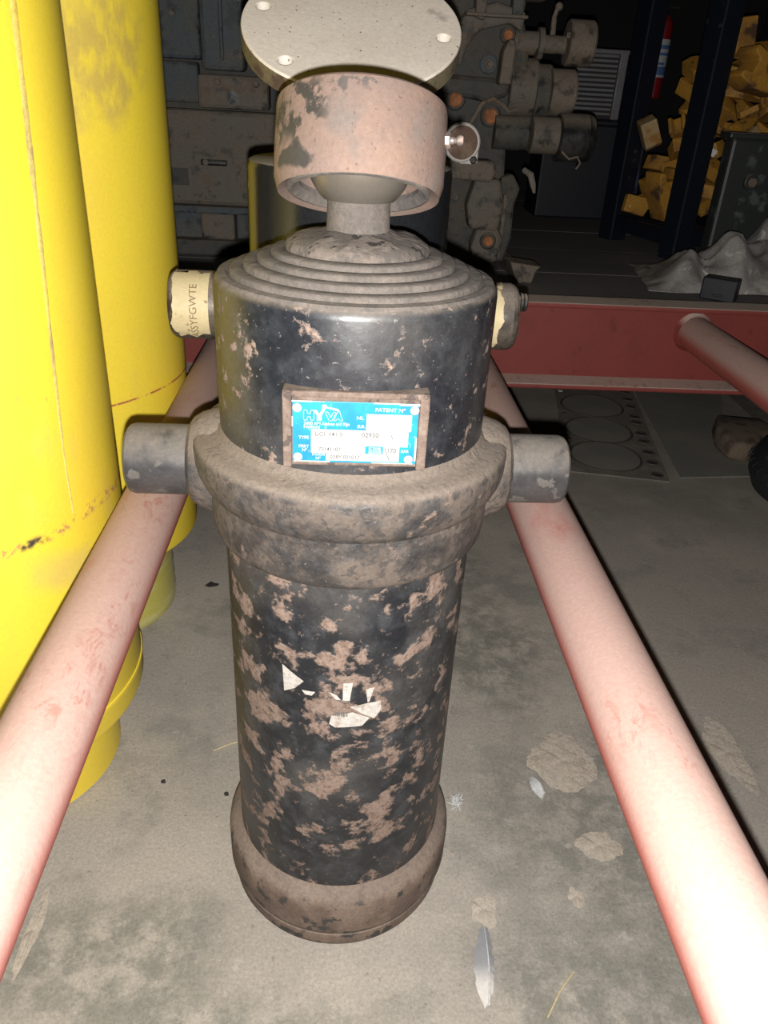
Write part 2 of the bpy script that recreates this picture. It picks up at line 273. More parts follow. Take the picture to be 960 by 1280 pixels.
# ------------------------------------------------------------------ mesh helpers
def finish(bm, name, mat, parent=None, loc=(0, 0, 0), rot=(0, 0, 0), smooth=True, ang=35):
    bmesh.ops.recalc_face_normals(bm, faces=bm.faces)
    if ang == 35 and len(bm.verts) < 300: ang = 19      # bevelled boxes keep flat faces
    me = bpy.data.meshes.new(name); bm.to_mesh(me); bm.free()
    if smooth:
        me.shade_smooth(); me.set_sharp_from_angle(angle=R(ang))
    me.materials.append(mat)
    o = bpy.data.objects.new(name, me); COL.objects.link(o)
    o.location = loc; o.rotation_euler = rot
    if parent: o.parent = parent
    return o
def tag(o, label, cat=None, group=None, kind=None):
    o['label'] = label
    if cat: o['category'] = cat
    if group: o['group'] = group
    if kind: o['kind'] = kind
    return o
def thing(name, label, cat, loc=(0, 0, 0), rot=(0, 0, 0), group=None):
    o = bpy.data.objects.new(name, None); COL.objects.link(o); o.location = loc; o.rotation_euler = rot
    o.empty_display_size = 0.05
    return tag(o, label, cat, group)
def lathe(prof, segs=72, bm=None, mtx=None, closed=True):
    bm = bm or bmesh.new(); rings = []
    for r, z in prof:
        if r <= 1e-6:
            v = bm.verts.new((0, 0, z)); rings.append([v])
        else:
            rings.append([bm.verts.new((r * math.cos(2 * PI * i / segs), r * math.sin(2 * PI * i / segs), z)) for i in range(segs)])
    new = [v for rg in rings for v in rg]
    pairs = list(zip(rings, rings[1:]))
    if closed and len(rings[0]) > 1 and len(rings[-1]) > 1: pairs.append((rings[-1], rings[0]))
    for a, b in pairs:
        for i in range(segs):
            j = (i + 1) % segs
            if len(a) == 1 and len(b) == 1: continue
            if len(a) == 1: bm.faces.new((a[0], b[i], b[j]))
            elif len(b) == 1: bm.faces.new((a[i], a[j], b[0]))
            else: bm.faces.new((a[i], a[j], b[j], b[i]))
    if mtx is not None: bmesh.ops.transform(bm, matrix=mtx, verts=new)
    return bm
def box(x0, x1, y0, y1, z0, z1, bev=0.0, bm=None, mtx=None, seg=2):
    bm = bm or bmesh.new()
    t = bmesh.new(); bmesh.ops.create_cube(t, size=1)
    bmesh.ops.scale(t, vec=(x1 - x0, y1 - y0, z1 - z0), verts=t.verts); bmesh.ops.translate(t, vec=((x0 + x1) / 2, (y0 + y1) / 2, (z0 + z1) / 2), verts=t.verts)
    if bev: bmesh.ops.bevel(t, geom=t.edges[:], offset=bev, segments=seg, affect='EDGES', profile=0.5)
    if mtx is not None: bmesh.ops.transform(t, matrix=mtx, verts=t.verts)
    me = bpy.data.meshes.new('tmp'); t.to_mesh(me); t.free(); bm.from_mesh(me); bpy.data.meshes.remove(me)
    return bm
def prism(poly, h, bm=None, mtx=None, bev=0.0, z0=0.0):
    t = bmesh.new(); vs = [t.verts.new((x, y, z0)) for x, y in poly]; f = t.faces.new(vs)
    ex = bmesh.ops.extrude_face_region(t, geom=[f]); bmesh.ops.translate(t, vec=(0, 0, h), verts=[g for g in ex['geom'] if isinstance(g, bmesh.types.BMVert)])
    if bev: bmesh.ops.bevel(t, geom=t.edges[:], offset=bev, segments=2, affect='EDGES', profile=0.5)
    if mtx is not None: bmesh.ops.transform(t, matrix=mtx, verts=t.verts)
    if bm is None: return t
    me = bpy.data.meshes.new('tmp'); t.to_mesh(me); t.free(); bm.from_mesh(me); bpy.data.meshes.remove(me)
    return bm
def tube(pts, r, segs=10, bm=None):
    bm = bm or bmesh.new(); pts = [Vector(p) for p in pts]; prev = None; first = None
    rr = r if isinstance(r, (list, tuple)) else [r] * len(pts); nrm = None
    for i, p in enumerate(pts):
        d = (pts[min(i + 1, len(pts) - 1)] - pts[max(i - 1, 0)]).normalized()
        a = Vector((0, 0, 1)) if abs(d.z) < 0.9 else Vector((1, 0, 0))
        u = d.cross(a).normalized() if nrm is None else (nrm - d * nrm.dot(d)).normalized(); nrm = u; v = d.cross(u)
        ring = [bm.verts.new(p + (u * math.cos(2 * PI * k / segs) + v * math.sin(2 * PI * k / segs)) * rr[i]) for k in range(segs)]
        if prev:
            for k in range(segs): bm.faces.new((prev[k], prev[(k + 1) % segs], ring[(k + 1) % segs], ring[k]))
        else: first = ring
        prev = ring
    bm.faces.new(first[::-1]); bm.faces.new(prev)
    return bm
def frame_to(axis, origin):
    """matrix taking local +Z to axis at origin"""
    q = Vector((0, 0, 1)).rotation_difference(Vector(axis)); return Matrix.Translation(origin) @ q.to_matrix().to_4x4()
MX = lambda o: frame_to((1, 0, 0), o)      # lathe along +X
MY = lambda o: frame_to((0, -1, 0), o)     # lathe toward the camera side (-Y)
def cyl(r, l, bev=0.003):
    b = min(bev, r * 0.4, l * 0.4); return [(0, 0), (r - b, 0), (r - b * 0.3, b * 0.3), (r, b), (r, l - b), (r - b * 0.3, l - b * 0.3), (r - b, l), (0, l)]
def text_bm(txt, size, x, y, bm, z=0.0, align='LEFT', rot=0.0, sx=1.0, mtx=None, bold=0.0):
    cu = bpy.data.curves.new('t', 'FONT'); cu.body = txt; cu.size = size; cu.align_x = align; cu.align_y = 'CENTER'; cu.resolution_u = 3; cu.offset = bold * size
    ob = bpy.data.objects.new('t', cu); COL.objects.link(ob)
    me = bpy.data.meshes.new_from_object(ob.evaluated_get(bpy.context.evaluated_depsgraph_get()))
    mm = Matrix.Translation((x, y, z)) @ Matrix.Rotation(rot, 4, 'Z') @ Matrix.Diagonal((sx, 1, 1, 1))
    if mtx is not None: mm = mtx @ mm
    me.transform(mm); bm.from_mesh(me)
    bpy.data.objects.remove(ob); bpy.data.curves.remove(cu); bpy.data.meshes.remove(me)
def jitter(bm, amp, scale, seed=0):
    for v in bm.verts:
        n = mnoise.noise_vector(v.co * scale + Vector((seed, seed * 1.7, 3))); v.co += n * amp

# ================================================================== SETTING
o = finish(box(-3, 3.5, -1.5, 3.7, -0.1, 0.0), 'floor', M['floor'], smooth=False); floor = tag(o, 'dusty grey concrete workshop floor with dark stains', kind='structure')
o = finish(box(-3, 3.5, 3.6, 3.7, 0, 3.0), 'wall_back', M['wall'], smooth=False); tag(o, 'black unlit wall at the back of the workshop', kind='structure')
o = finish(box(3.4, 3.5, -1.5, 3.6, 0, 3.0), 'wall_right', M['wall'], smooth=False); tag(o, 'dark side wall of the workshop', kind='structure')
o = finish(box(-3, 3.5, -1.5, 3.7, 3.0, 3.1), 'ceiling', M['wall'], smooth=False); tag(o, 'dark workshop ceiling', kind='structure')

# mortar splashes stuck to the floor
def patch(cx, cy, rx, ry, h, seed, n=48):
    bm = bmesh.new(); ctr = bm.verts.new((0, 0, h)); rings = []
    for k, (f, hh) in enumerate(((0.35, 1.0), (0.7, 0.8), (0.92, 0.45), (1.0, 0.0))):
        ring = []
        for i in range(n):
            a = 2 * PI * i / n; wob = 1 + 0.34 * mnoise.noise(Vector((math.cos(a) * 1.3 + seed, math.sin(a) * 1.3, seed))) + 0.16 * mnoise.noise(Vector((math.cos(a) * 5 + seed, math.sin(a) * 5, seed)))
            ring.append(bm.verts.new((rx * f * wob * math.cos(a), ry * f * wob * math.sin(a), h * hh * (0.7 + 0.6 * mnoise.noise(Vector((a * 2, f * 5, seed)))) if hh else 0.0003)))
        rings.append(ring)
    for i in range(n): bm.faces.new((ctr, rings[0][i], rings[0][(i + 1) % n]))
    for a, b in zip(rings, rings[1:]):
        for i in range(n): bm.faces.new((a[i], b[i], b[(i + 1) % n], a[(i + 1) % n]))
    return finish(bm, 'mortar_splash', M['mortar'], floor, (cx, cy, 0))
for a in ((0.327, 0.772, 0.048, 0.050, 0.0018, 1.1), (0.337, 0.634, 0.028, 0.020, 0.0012, 2.2), (0.179, 0.55, 0.016, 0.020, 0.0012, 3.4), (0.29, 0.565, 0.010, 0.012, 0.001, 6.4), (0.573, 0.79, 0.025, 0.06, 0.001, 4.4), (-0.318, 0.53, 0.007, 0.05, 0.001, 5.4)): patch(*a)

# ================================================================== RED FRAME
fr = thing('support_stand', 'red painted steel stand of dusty round rails welded to a channel beam', 'stand', (0.2, 1.5, 0))
def F(x, y, z): return (x - 0.2, y - 1.5, z)
def channel(x0, x1, yb, z0, z1, fw, t, face):
    # C channel with its web at yb, flanges toward 'face' (-1 = camera side)
    bm = box(x0, x1, min(yb, yb + face * t * 0.8), max(yb, yb + face * t * 0.8), z0, z1, 0.002)
    for a, b in ((z0, z0 + t), (z1 - t, z1)): box(x0, x1, min(yb, yb + face * fw), max(yb, yb + face * fw), a, b, 0.003, bm)
    bmesh.ops.translate(bm, vec=(-0.2, -1.5, 0), verts=bm.verts); return bm
tag(finish(channel(-1.0, 1.70, 1.545, 0.300, 0.473, 0.068, 0.010, -1), 'channel_beam', M['beam'], fr), 'red channel beam with grey dust on both flanges')
finish(channel(-1.0, 1.70, -0.60, 0.300, 0.473, 0.068, 0.010, 1), 'channel_beam', M['beam'], fr)
RZ = 0.41
for x, r in ((-0.200, 0.0320), (0.228, 0.0325), (0.719, 0.0340)):
    bm = tube([F(x, -0.59 + 2.13 * k / 24, RZ) for k in range(25)], r, 40); finish(bm, 'rail', M['frame'], fr)
    wd = lathe([(r + 0.006, 0), (r + 0.003, -0.005), (r + 0.0005, -0.011), (r - 0.004, -0.011), (r - 0.004, 0)], 28)
    for v in wd.verts: v.co *= 1 + 0.05 * mnoise.noise(v.co * 120)
    bmesh.ops.transform(wd, matrix=frame_to((0, 1, 0), F(x, 1.537, RZ)), verts=wd.verts); finish(wd, 'weld_bead', M['beam'], fr)
for x in (-0.93, 1.62):
    for y in (1.52, -0.58):
        bm = box(x - 0.04 - 0.2, x + 0.04 - 0.2, y - 0.035 - 1.5, y + 0.035 - 1.5, 0, 0.302, 0.004); finish(bm, 'leg', M['frame'], fr)

# ================================================================== MAIN HYDRAULIC CYLINDER
AX, AY = 0.0115, 0.63
hc = thing('hydraulic_cylinder', 'worn black hydraulic cylinder with blue name plate standing on the floor', 'cylinder', (AX, AY, 0))
tag(finish(lathe([(0, 0), (0.114, 0), (0.119, 0.002), (0.1215, 0.008), (0.1222, 0.022), (0.1205, 0.0245), (0.1235, 0.027), (0.1262, 0.035), (0.1265, 0.070), (0.1255, 0.077), (0.122, 0.082), (0.1165, 0.0865), (0.1125, 0.091), (0, 0.091)], 96), 'base_ring', M['base'], hc), 'rusty brown base ring')
tag(finish(lathe([(0, 0.088), (0.1125, 0.088), (0.1125, 0.15), (0.1122, 0.30), (0.1125, 0.478), (0, 0.478)], 96), 'barrel', M['barrel'], hc), 'black painted barrel with flaked rusty patches')
tag(finish(lathe([(0, 0.466), (0.1165, 0.466), (0.1200, 0.469), (0.1222, 0.474), (0.1240, 0.490), (0.1254, 0.507), (0.1258, 0.5140), (0.1276, 0.5162), (0.1312, 0.521), (0.1342, 0.528), (0.1360, 0.537), (0.1362, 0.549), (0.1352, 0.5535), (0.1325, 0.5562), (0.128, 0.5578), (0.121, 0.5592), (0.116, 0.5615), (0.1138, 0.5650), (0.110, 0.568), (0, 0.568)], 96), 'trunnion_collar', M['collar'], hc), 'dusty brown trunnion collar')
# trunnion bosses blend the pins into the collar
for s, xe in ((-1, -0.194), (1, 0.1925)):
    L = abs(xe)
    bm = lathe([(0, 0.11), (0.0312, 0.11), (0.0312, L - 0.006), (0.0300, L - 0.002), (0.0280, L), (0, L)], 56)
    bmesh.ops.transform(bm, matrix=frame_to((s, 0, 0), (0, 0, 0.522)), verts=bm.verts); finish(bm, 'trunnion_pin', M['trunnion'], hc)
    bm = lathe([(0, 0.09), (0.050, 0.09), (0.047, 0.118), (0.043, 0.1300), (0.0385, 0.1370), (0.0335, 0.1405), (0, 0.1405)], 48)
    bmesh.ops.transform(bm, matrix=frame_to((s, 0, 0), (0, 0, 0.522)), verts=bm.verts); finish(bm, 'trunnion_boss', M['collar'], hc)
tag(finish(lathe([(0, 0.552), (0.1125, 0.552), (0.1125, 0.680), (0.1118, 0.6845), (0.1095, 0.687), (0.1015, 0.6885), (0, 0.6885)], 96), 'cylinder_head', M['head'], hc), 'blue-black painted head with chipped spots')
tag(finish(lathe([(0.1005, 0.686), (0.1098, 0.6868), (0.1085, 0.6892), (0.1030, 0.6902), (0.1010, 0.6890)], 96), 'dust_seal', M['stage'], hc), 'dusty grey rim')
prev = 0.1005
for rr, z in ((0.1000, 0.6935), (0.0890, 0.6985), (0.0780, 0.7030), (0.0675, 0.7075)):
    finish(lathe([(rr - 0.014, 0.680), (rr, 0.680), (rr, z - 0.0022), (rr - 0.0006, z - 0.0008), (rr - 0.0018, z), (rr - 0.0090, z + 0.0006), (rr - 0.0100, z + 0.0002), (rr - 0.0108, z - 0.0012), (rr - 0.0120, z - 0.0022), (rr - 0.014, z - 0.003)], 96), 'stage_ring', M['stage'], hc)
finish(lathe([(0, 0.68), (0.096, 0.68), (0.096, 0.6900), (0.085, 0.6935), (0.074, 0.6985), (0.06, 0.7030), (0, 0.7035)], 72), 'stage_groove', M['groove'], hc)
bm = lathe([(0, 0.70), (0.0555, 0.70), (0.0565, 0.7100), (0.0545, 0.7135), (0.0490, 0.7165), (0.0420, 0.7185), (0.030, 0.7205), (0.0255, 0.7225), (0, 0.7225)], 72); jitter(bm, 0.0014, 55, 3)
tag(finish(bm, 'crusted_flange', M['boss'], hc, ang=60), 'grease-crusted flange under the ball stem')
finish(lathe([(0, 0.715), (0.0270, 0.7175), (0.0246, 0.7225), (0.0240, 0.740), (0.0250, 0.748), (0, 0.750)], 48), 'ball_stem', M['stage'], hc)
RC = 0.776; TH = R(21)
tag(finish(lathe([(0, -0.0305)] + [(0.0405 * math.cos(R(a)), 0.0405 * math.sin(R(a))) for a in range(-48, 90, 6)] + [(0, 0.0405)], 56), 'ball', M['ball'], hc, (0, 0, RC - 0.002)), 'polished steel ball')
ring = finish(lathe([(0.0520, -0.0265), (0.0600, -0.0310), (0.0608, -0.0285), (0.0628, -0.022), (0.0632, 0.0), (0.0628, 0.026), (0.0620, 0.0300), (0.0600, 0.0318), (0.0500, 0.0318), (0.0465, 0.028), (0.0455, 0.0), (0.0460, -0.018)], 88), 'ball_eye_ring', M['ring'], hc, (0, 0, RC), (-TH, R(1.5), 0))
tag(ring, 'pinkish rusty primer ring around the ball')
bm = lathe([(0.0455, -0.020), (0.0535, -0.0262), (0.0530, -0.0295), (0.0500, -0.0300), (0.0445, -0.024)], 64)
finish(bm, 'lower_lip', M['stage'], ring)
# grease nipple on the ring's right side
bm = bmesh.new(); m0 = frame_to((0.96, -0.28, 0), (0.0600, -0.016, 0.008)) @ Matrix.Scale(0.78, 4)
lathe([(0, 0), (0.0070, 0), (0.0070, 0.005), (0.0060, 0.006), (0, 0.006)], 6, bm, m0)
lathe([(0, 0.005), (0.0036, 0.005), (0.0034, 0.0085), (0.0026, 0.0095), (0.0030, 0.011), (0.0044, 0.0125), (0.0047, 0.0150), (0.0035, 0.0175), (0, 0.0185)], 20, bm, m0)
tag(finish(bm, 'grease_nipple', M['nipple'], ring), 'small bright grease nipple')

# name plate: bracket, blue plate, print
br = bmesh.new()
box(-0.0500, 0.0520, -0.1140, -0.090, 0.5740, 0.6300, 0.0015, br)
for x0, x1 in ((-0.0512, -0.0447), (0.0455, 0.0528)): box(x0, x1, -0.1175, -0.085, 0.5730, 0.6310, 0.0015, br)
box(-0.0512, 0.0528, -0.1165, -0.088, 0.6270, 0.6315, 0.0012, br)
jitter(br, 0.0005, 150, 2)
tag(finish(br, 'plate_bracket', M['bracket'], hc), 'rusty welded bracket behind the name plate')
PW, PH = 0.0895, 0.0470
npl = finish(prism([(-PW / 2, -PH / 2), (PW / 2, -PH / 2), (PW / 2, PH / 2), (-PW / 2, PH / 2)], 0.0010, mtx=None, bev=0.0003), 'name_plate', M['blue'], hc, (0.0005, -0.1150, 0.6010), (R(90), 0, 0))
tag(npl, 'blue and white printed name plate reading HYVA')
def uv(cx, cy): return ((cx - 125) / 680 - 0.5) * PW, (0.5 - (cy - 100) / 360) * PH
ZP = 0.00105
def rects(rs, z, bm=None):
    bm = bm or bmesh.new()
    for a, b, c, d in rs:
        (x0, y0), (x1, y1) = uv(a, d), uv(c, b); bm.faces.new([bm.verts.new(p) for p in ((x0, y0, z), (x1, y0, z), (x1, y1, z), (x0, y1, z))])
    return bm
for q in ((523, 165, 770, 263), (225, 262, 757, 356), (225, 356, 523, 403), (307, 402, 712, 448), (622, 356, 712, 403), (232, 403, 300, 420), (543, 362, 608, 378), (543, 381, 612, 400)): finish(rects((q,), ZP), 'white_field', M['white'], npl, smooth=False)
finish(rects(((523, 213, 770, 215), (225, 261, 770, 262.5), (225, 308, 757, 309.5), (225, 355, 757, 356.5), (225, 401.5, 523, 403), (307, 402, 712, 403.5), (621, 357, 622.5, 402)), ZP + 0.00008), 'field_line', M['fineline'], npl, smooth=False)['kind'] = 'stuff'
# white worn edge along top and bottom
we = bmesh.new()
for (a, b, c, d) in ((110, 98, 230, 107), (230, 100, 300, 104), (560, 98, 700, 106), (700, 99, 810, 112), (130, 452, 330, 459), (560, 453, 790, 459), (795, 300, 806, 440), (120, 190, 127, 250)): rects(((a, b, c, d),), ZP + 0.00004, we)
finish(we, 'bare_edge', M['white'], npl, smooth=False)['kind'] = 'stuff'
def T(s, cx, cy, px, align='CENTER', sx=1.0, mat='white', name='lettering'):
    x, y = uv(cx, cy); lt = bmesh.new(); text_bm(s, px / 680 * PW * 1.4, x, y, lt, ZP + 0.00015, align, 0, sx, bold=0.006 if mat == 'ink' else 0.022)
    finish(lt, name, M[mat], npl, smooth=False)['kind'] = 'stuff'
T('PATENT N\u00ba', 650, 140, 21, sx=1.1); T('NL', 490, 190, 19, sx=1.2); T('EUR.', 497, 240, 18, sx=0.85); T('TYPE', 186, 313, 19, sx=0.95); T('PART', 186, 366, 18, sx=0.95); T('N\u00ba', 190, 388, 18)
T('N\u00ba', 265, 436, 18); T('BAR', 742, 381, 18, sx=0.95); T('2400 AM Alphen a/d Rijn', 185, 229, 19, 'LEFT', 0.92); T('Holland', 185, 249, 19, 'LEFT', 1.05)
for a in (('SERIAL', 266, 412, 15), ('MAX.', 575, 370, 14), ('PRESS', 577, 390, 14)): T(*a, mat='blue')
for a in (('UCI  141 0', 245, 291, 24, 'LEFT', 1.0), ('02930', 500, 290, 27, 'LEFT', 1.0), ('70141107', 265, 380, 22, 'LEFT', 1.0), ('170', 668, 380, 28, 'CENTER', 0.9), ('028Y.021017', 330, 426, 22, 'LEFT', 1.0)): T(*a, mat='ink', name='stamped_number')
# scratches across the white fields
scb = bmesh.new()
for p, q in (((662, 285), (672, 310)), ((630, 360), (640, 395)), ((640, 395), (660, 440))):
    (x0, y0), (x1, y1) = uv(*p), uv(*q); d = Vector((y1 - y0, x0 - x1, 0)).normalized() * 0.00022
    scb.faces.new([scb.verts.new(Vector(v) + e) for v, e in (((x0, y0, ZP + 0.00012), d), ((x0, y0, ZP + 0.00012), -d), ((x1, y1, ZP + 0.00012), -d), ((x1, y1, ZP + 0.00012), d))])
finish(scb, 'scratch', M['ink'], npl, smooth=False)
# logo: hollow H V A, solid Y with a long arm over the V A
lg = bmesh.new()
def stroke(pts, wpx, z=ZP + 0.00012):
    for p, q in zip(pts, pts[1:]):
        a, b = Vector((*uv(*p), z)), Vector((*uv(*q), z)); d = (b - a).normalized(); n = Vector((-d.y, d.x, 0)) * (wpx / 680 * PW / 2); e = d * (wpx / 680 * PW * 0.4)
        lg.faces.new([lg.verts.new(v) for v in (a - e + n, a - e - n, b + e - n, b + e + n)])
stroke([(185, 152), (185, 210), (205, 210), (205, 190), (222, 190), (222, 210), (240, 210), (240, 152), (222, 152), (222, 172), (205, 172), (205, 152), (185, 152)], 3.2)
def poly(pts, z=ZP + 0.00014): lg.faces.new([lg.verts.new((*uv(*p), z)) for p in pts])
poly([(236, 150), (256, 150), (268, 172), (282, 150), (285, 118), (308, 118), (308, 132), (282, 182), (282, 212), (256, 212), (256, 182)])
poly([(305, 128), (370, 141), (382, 158), (366, 153), (305, 138)])
stroke([(300, 160), (322, 210), (338, 210), (360, 160), (345, 160), (330, 192), (316, 160), (300, 160)], 3.0)
stroke([(346, 210), (366, 158), (378, 158), (396, 210), (380, 210), (377, 198), (362, 198), (359, 210), (346, 210)], 3.0)
finish(lg, 'logo', M['white'], npl, smooth=False)
for cx, cy in ((150, 140), (782, 137), (153, 430), (765, 430)):
    x, y = uv(cx, cy); bm = lathe([(0, 0), (0.0033, 0), (0.0033, 0.0005), (0.0026, 0.0011), (0.0011, 0.0013), (0.0008, 0.0008), (0, 0.0008)], 24)
    finish(bm, 'rivet', M['white'], npl, (x, y, ZP))

# torn paper label scraps on the barrel
def scrap(pts, bars=None):
    # pts: (angle from front in metres along the skin, height)
    bm = bmesh.new(); rb = 0.11285
    def P(s, z, r=rb): a = s / rb; return (r * math.sin(a), -r * math.cos(a), z)
    f = bm.faces.new([bm.verts.new(P(*p)) for p in pts]); bmesh.ops.triangulate(bm, faces=[f])
    bmesh.ops.subdivide_edges(bm, edges=bm.edges[:], cuts=2, use_grid_fill=True)
    for v in bm.verts:
        d = math.hypot(v.co.x, v.co.y); v.co.x *= rb / d; v.co.y *= rb / d
    ex = bmesh.ops.extrude_face_region(bm, geom=bm.faces[:])
    for g in ex['geom']:
        if isinstance(g, bmesh.types.BMVert): g.co.x *= 1.003; g.co.y *= 1.003
    o = finish(bm, 'label_scrap', M['paper'], hc, smooth=False); tag(o, 'torn white paper label scrap')
    if bars:
        b2 = bmesh.new()
        for (s0, s1, z0, z1) in bars: b2.faces.new([b2.verts.new(P(s, z, rb * 1.0045)) for s, z in ((s0, z0), (s1, z0), (s1, z1), (s0, z1))])
        finish(b2, 'barcode', M['print'], o, smooth=False)
def sk(px, py): return ((px - 431) * 0.000765, 0.3250 + (890 - py) * 0.00079)   # barrel skin around the label, metres
B = lambda *q: [sk(*p) for p in q]
scrap(B((355, 829), (382, 844), (371, 857), (367, 858), (357, 866)))
scrap(B((380, 857), (396, 856), (392, 862), (384, 862)))
scrap(B((428, 840), (439, 839), (436, 865), (428, 864)))
scrap(B((412, 853), (421, 857), (426, 864), (420, 863)))
scrap(B((454, 849), (464, 848), (459, 868), (457, 868)))
scrap(B((415, 888), (440, 882), (460, 892), (452, 903), (420, 905), (413, 900)), [(sk(418 + k * 2.1, 0)[0], sk(418.9 + k * 2.1 + (k % 3) * 0.4, 0)[0], sk(0, 888)[1], sk(0, 881)[1]) for k in range(8)])
scrap(B((437, 874), (456, 870), (473, 869), (474, 882), (466, 894), (452, 885)))

# ================================================================== SECOND CYLINDER BEHIND
c2 = thing('hydraulic_cylinder', 'glossy black hydraulic cylinder with a grey flange on top, behind the worn one', 'cylinder', (0.006, 0.885, 0))
finish(lathe([(0, 0), (0.10, 0), (0.107, 0.004), (0.107, 0.743), (0.105, 0.748), (0.101, 0.750), (0, 0.750)], 80), 'barrel', M['gloss_black'], c2)
finish(lathe([(0, 0.748), (0.045, 0.748), (0.045, 0.765), (0.03, 0.772), (0.028, 0.85), (0, 0.85)], 40), 'rod', M['pin'], c2)
for s, L in ((-1, 0.1945), (1, 0.1925)):
    bm = lathe([(0, 0.08), (0.0375, 0.08), (0.0375, L - 0.007), (0.036, L - 0.003), (0.0335, L), (0, L)], 48)
    bmesh.ops.transform(bm, matrix=frame_to((s, 0, 0), (0, 0, 0.594)), verts=bm.verts); pin = finish(bm, 'trunnion_pin', M['pin'], c2)
    # wrap of cream tape, torn at its lower and outer edge
    bm = bmesh.new(); n = 40; xs = (0.150, 0.158, 0.166, 0.174, 0.184, 0.1895) if s < 0 else (0.135, 0.145, 0.155, 0.163, 0.168, 0.1715); grid = []
    for i in range(n + 1):
        a = R(-40 + 118 * i / n)      # around the front of the pin
        tear = 0.006 * mnoise.noise(Vector((i * 0.13, s * 3.3, 2))) + 0.0012 * mnoise.noise(Vector((i * 0.6, s, 7)))
        row = []
        for k, x in enumerate(xs):
            xx = x + (tear if k == len(xs) - 1 else 0)
            aa = a + (0.55 * mnoise.noise(Vector((k * 1.3, i, 5))) if i in (0, n) else 0)
            row.append(bm.verts.new((s * xx, -0.0380 * math.cos(aa), 0.594 + 0.0380 * math.sin(aa))))
        grid.append(row)
    for i in range(n):
        for k in range(len(xs) - 1): bm.faces.new((grid[i][k], grid[i + 1][k], grid[i + 1][k + 1], grid[i][k + 1]))
    ex = bmesh.ops.extrude_face_region(bm, geom=bm.faces[:])
    for g in ex['geom']:
        if isinstance(g, bmesh.types.BMVert): g.co.y *= 1.015; g.co.z = 0.594 + (g.co.z - 0.594) * 1.015
    tp = finish(bm, 'tape_wrap', M['tape'], pin); tag(tp, 'torn cream paper tape around the pin')
    if s < 0:
        lt2 = bmesh.new(); text_bm('ASSYFGWTE', 0.0115, 0, 0, lt2, 0, 'CENTER', 0, 1.0)
        for v in lt2.verts:     # run the text up the curved pin
            a = v.co.x / 0.0382; xx = -0.1660 - v.co.y; v.co = Vector((xx, -0.0390 * math.cos(a), 0.594 + 0.0390 * math.sin(a)))
        finish(lt2, 'tape_lettering', M['tape_ink'], pin, smooth=False)['kind'] = 'stuff'
    else:
        bm = lathe([(0, 0.188), (0.011, 0.188), (0.011, 0.193), (0.008, 0.194), (0.008, 0.196), (0.0105, 0.1965), (0.0105, 0.199), (0.008, 0.1995), (0.0100, 0.201), (0.0100, 0.2035), (0.0075, 0.205), (0, 0.205)], 24, mtx=frame_to((1, 0, 0), (0, -0.004, 0.612)))
        finish(bm, 'end_bolt', M['eng_black'], pin)
# tilted round flange plate with bolt holes (built with real holes)
def holed_disc(rad, th, holes, segs=88):
    cu = bpy.data.curves.new('c', 'CURVE'); cu.dimensions = '2D'; cu.fill_mode = 'BOTH'; cu.extrude = th / 2; cu.bevel_depth = 0.0012; cu.bevel_resolution = 1
    for cx, cy, r, n in [(0, 0, rad, segs)] + [(a, b, c, 22) for a, b, c in holes]:
        sp = cu.splines.new('POLY'); sp.points.add(n - 1); sp.use_cyclic_u = True
        for i in range(n): sp.points[i].co = (cx + r * math.cos(2 * PI * i / n), cy + r * math.sin(2 * PI * i / n), 0, 1)
    ob = bpy.data.objects.new('c', cu); COL.objects.link(ob)
    me = bpy.data.meshes.new_from_object(ob.evaluated_get(bpy.context.evaluated_depsgraph_get()))
    bm = bmesh.new(); bm.from_mesh(me); bpy.data.objects.remove(ob); bpy.data.curves.remove(cu); bpy.data.meshes.remove(me); return bm
hl = [(0.087 * math.cos(R(a)), 0.087 * math.sin(R(a)), 0.0080) for a in (166, 227, 286, 351, 46, 106)]
bm = holed_disc(0.1024, 0.016, hl)
pl = finish(bm, 'flange_plate', M['flange'], c2, (-0.002, -0.0205, 0.8618), (R(32), 0, 0)); tag(pl, 'dusty grey round flange with bolt holes')
finish(lathe([(0.1010, -0.0090), (0.1042, -0.0090), (0.1042, 0.0070), (0.1010, 0.0070)], 88), 'flange_rim', M['flange_side'], pl)
for a, b, c in hl: finish(lathe([(0, -0.009), (0.0076, -0.009), (0.0076, -0.0015), (0, -0.0025)], 18), 'hole_plug', M['mortar'], pl, (a, b, 0.002))
finish(lathe([(0, -0.05), (0.03, -0.05), (0.034, -0.008), (0, -0.008)], 32), 'flange_hub', M['pin'], pl)

# ================================================================== YELLOW CYLINDERS
def weld_ring(rad, z, name, mat, parent):
    bm = lathe([(rad - 0.004, z - 0.005), (rad + 0.0012, z - 0.003), (rad + 0.0018, z), (rad + 0.0012, z + 0.003), (rad - 0.004, z + 0.005)], 96); return finish(bm, name, mat, parent)
y1 = thing('yellow_cylinder', 'tall bright yellow steel cylinder nearest the left edge, with a scuffed band', 'cylinder', (-0.431, 0.79, 0), group='yellow cylinders')
finish(lathe([(0, 0), (0.134, 0), (0.138, 0.004), (0.138, 0.125), (0, 0.125)], 96), 'base_tube', M['yellow_near'], y1)
finish(lathe([(0, 0.114), (0.172, 0.114), (0.178, 0.117), (0.180, 0.123), (0.180, 1.30), (0.175, 1.31), (0, 1.31)], 128), 'barrel', M['yellow_near'], y1)
weld_ring(0.180, 0.150, 'weld_ring', M['yellow_near'], y1)
sm = bmesh.new(); g0 = None
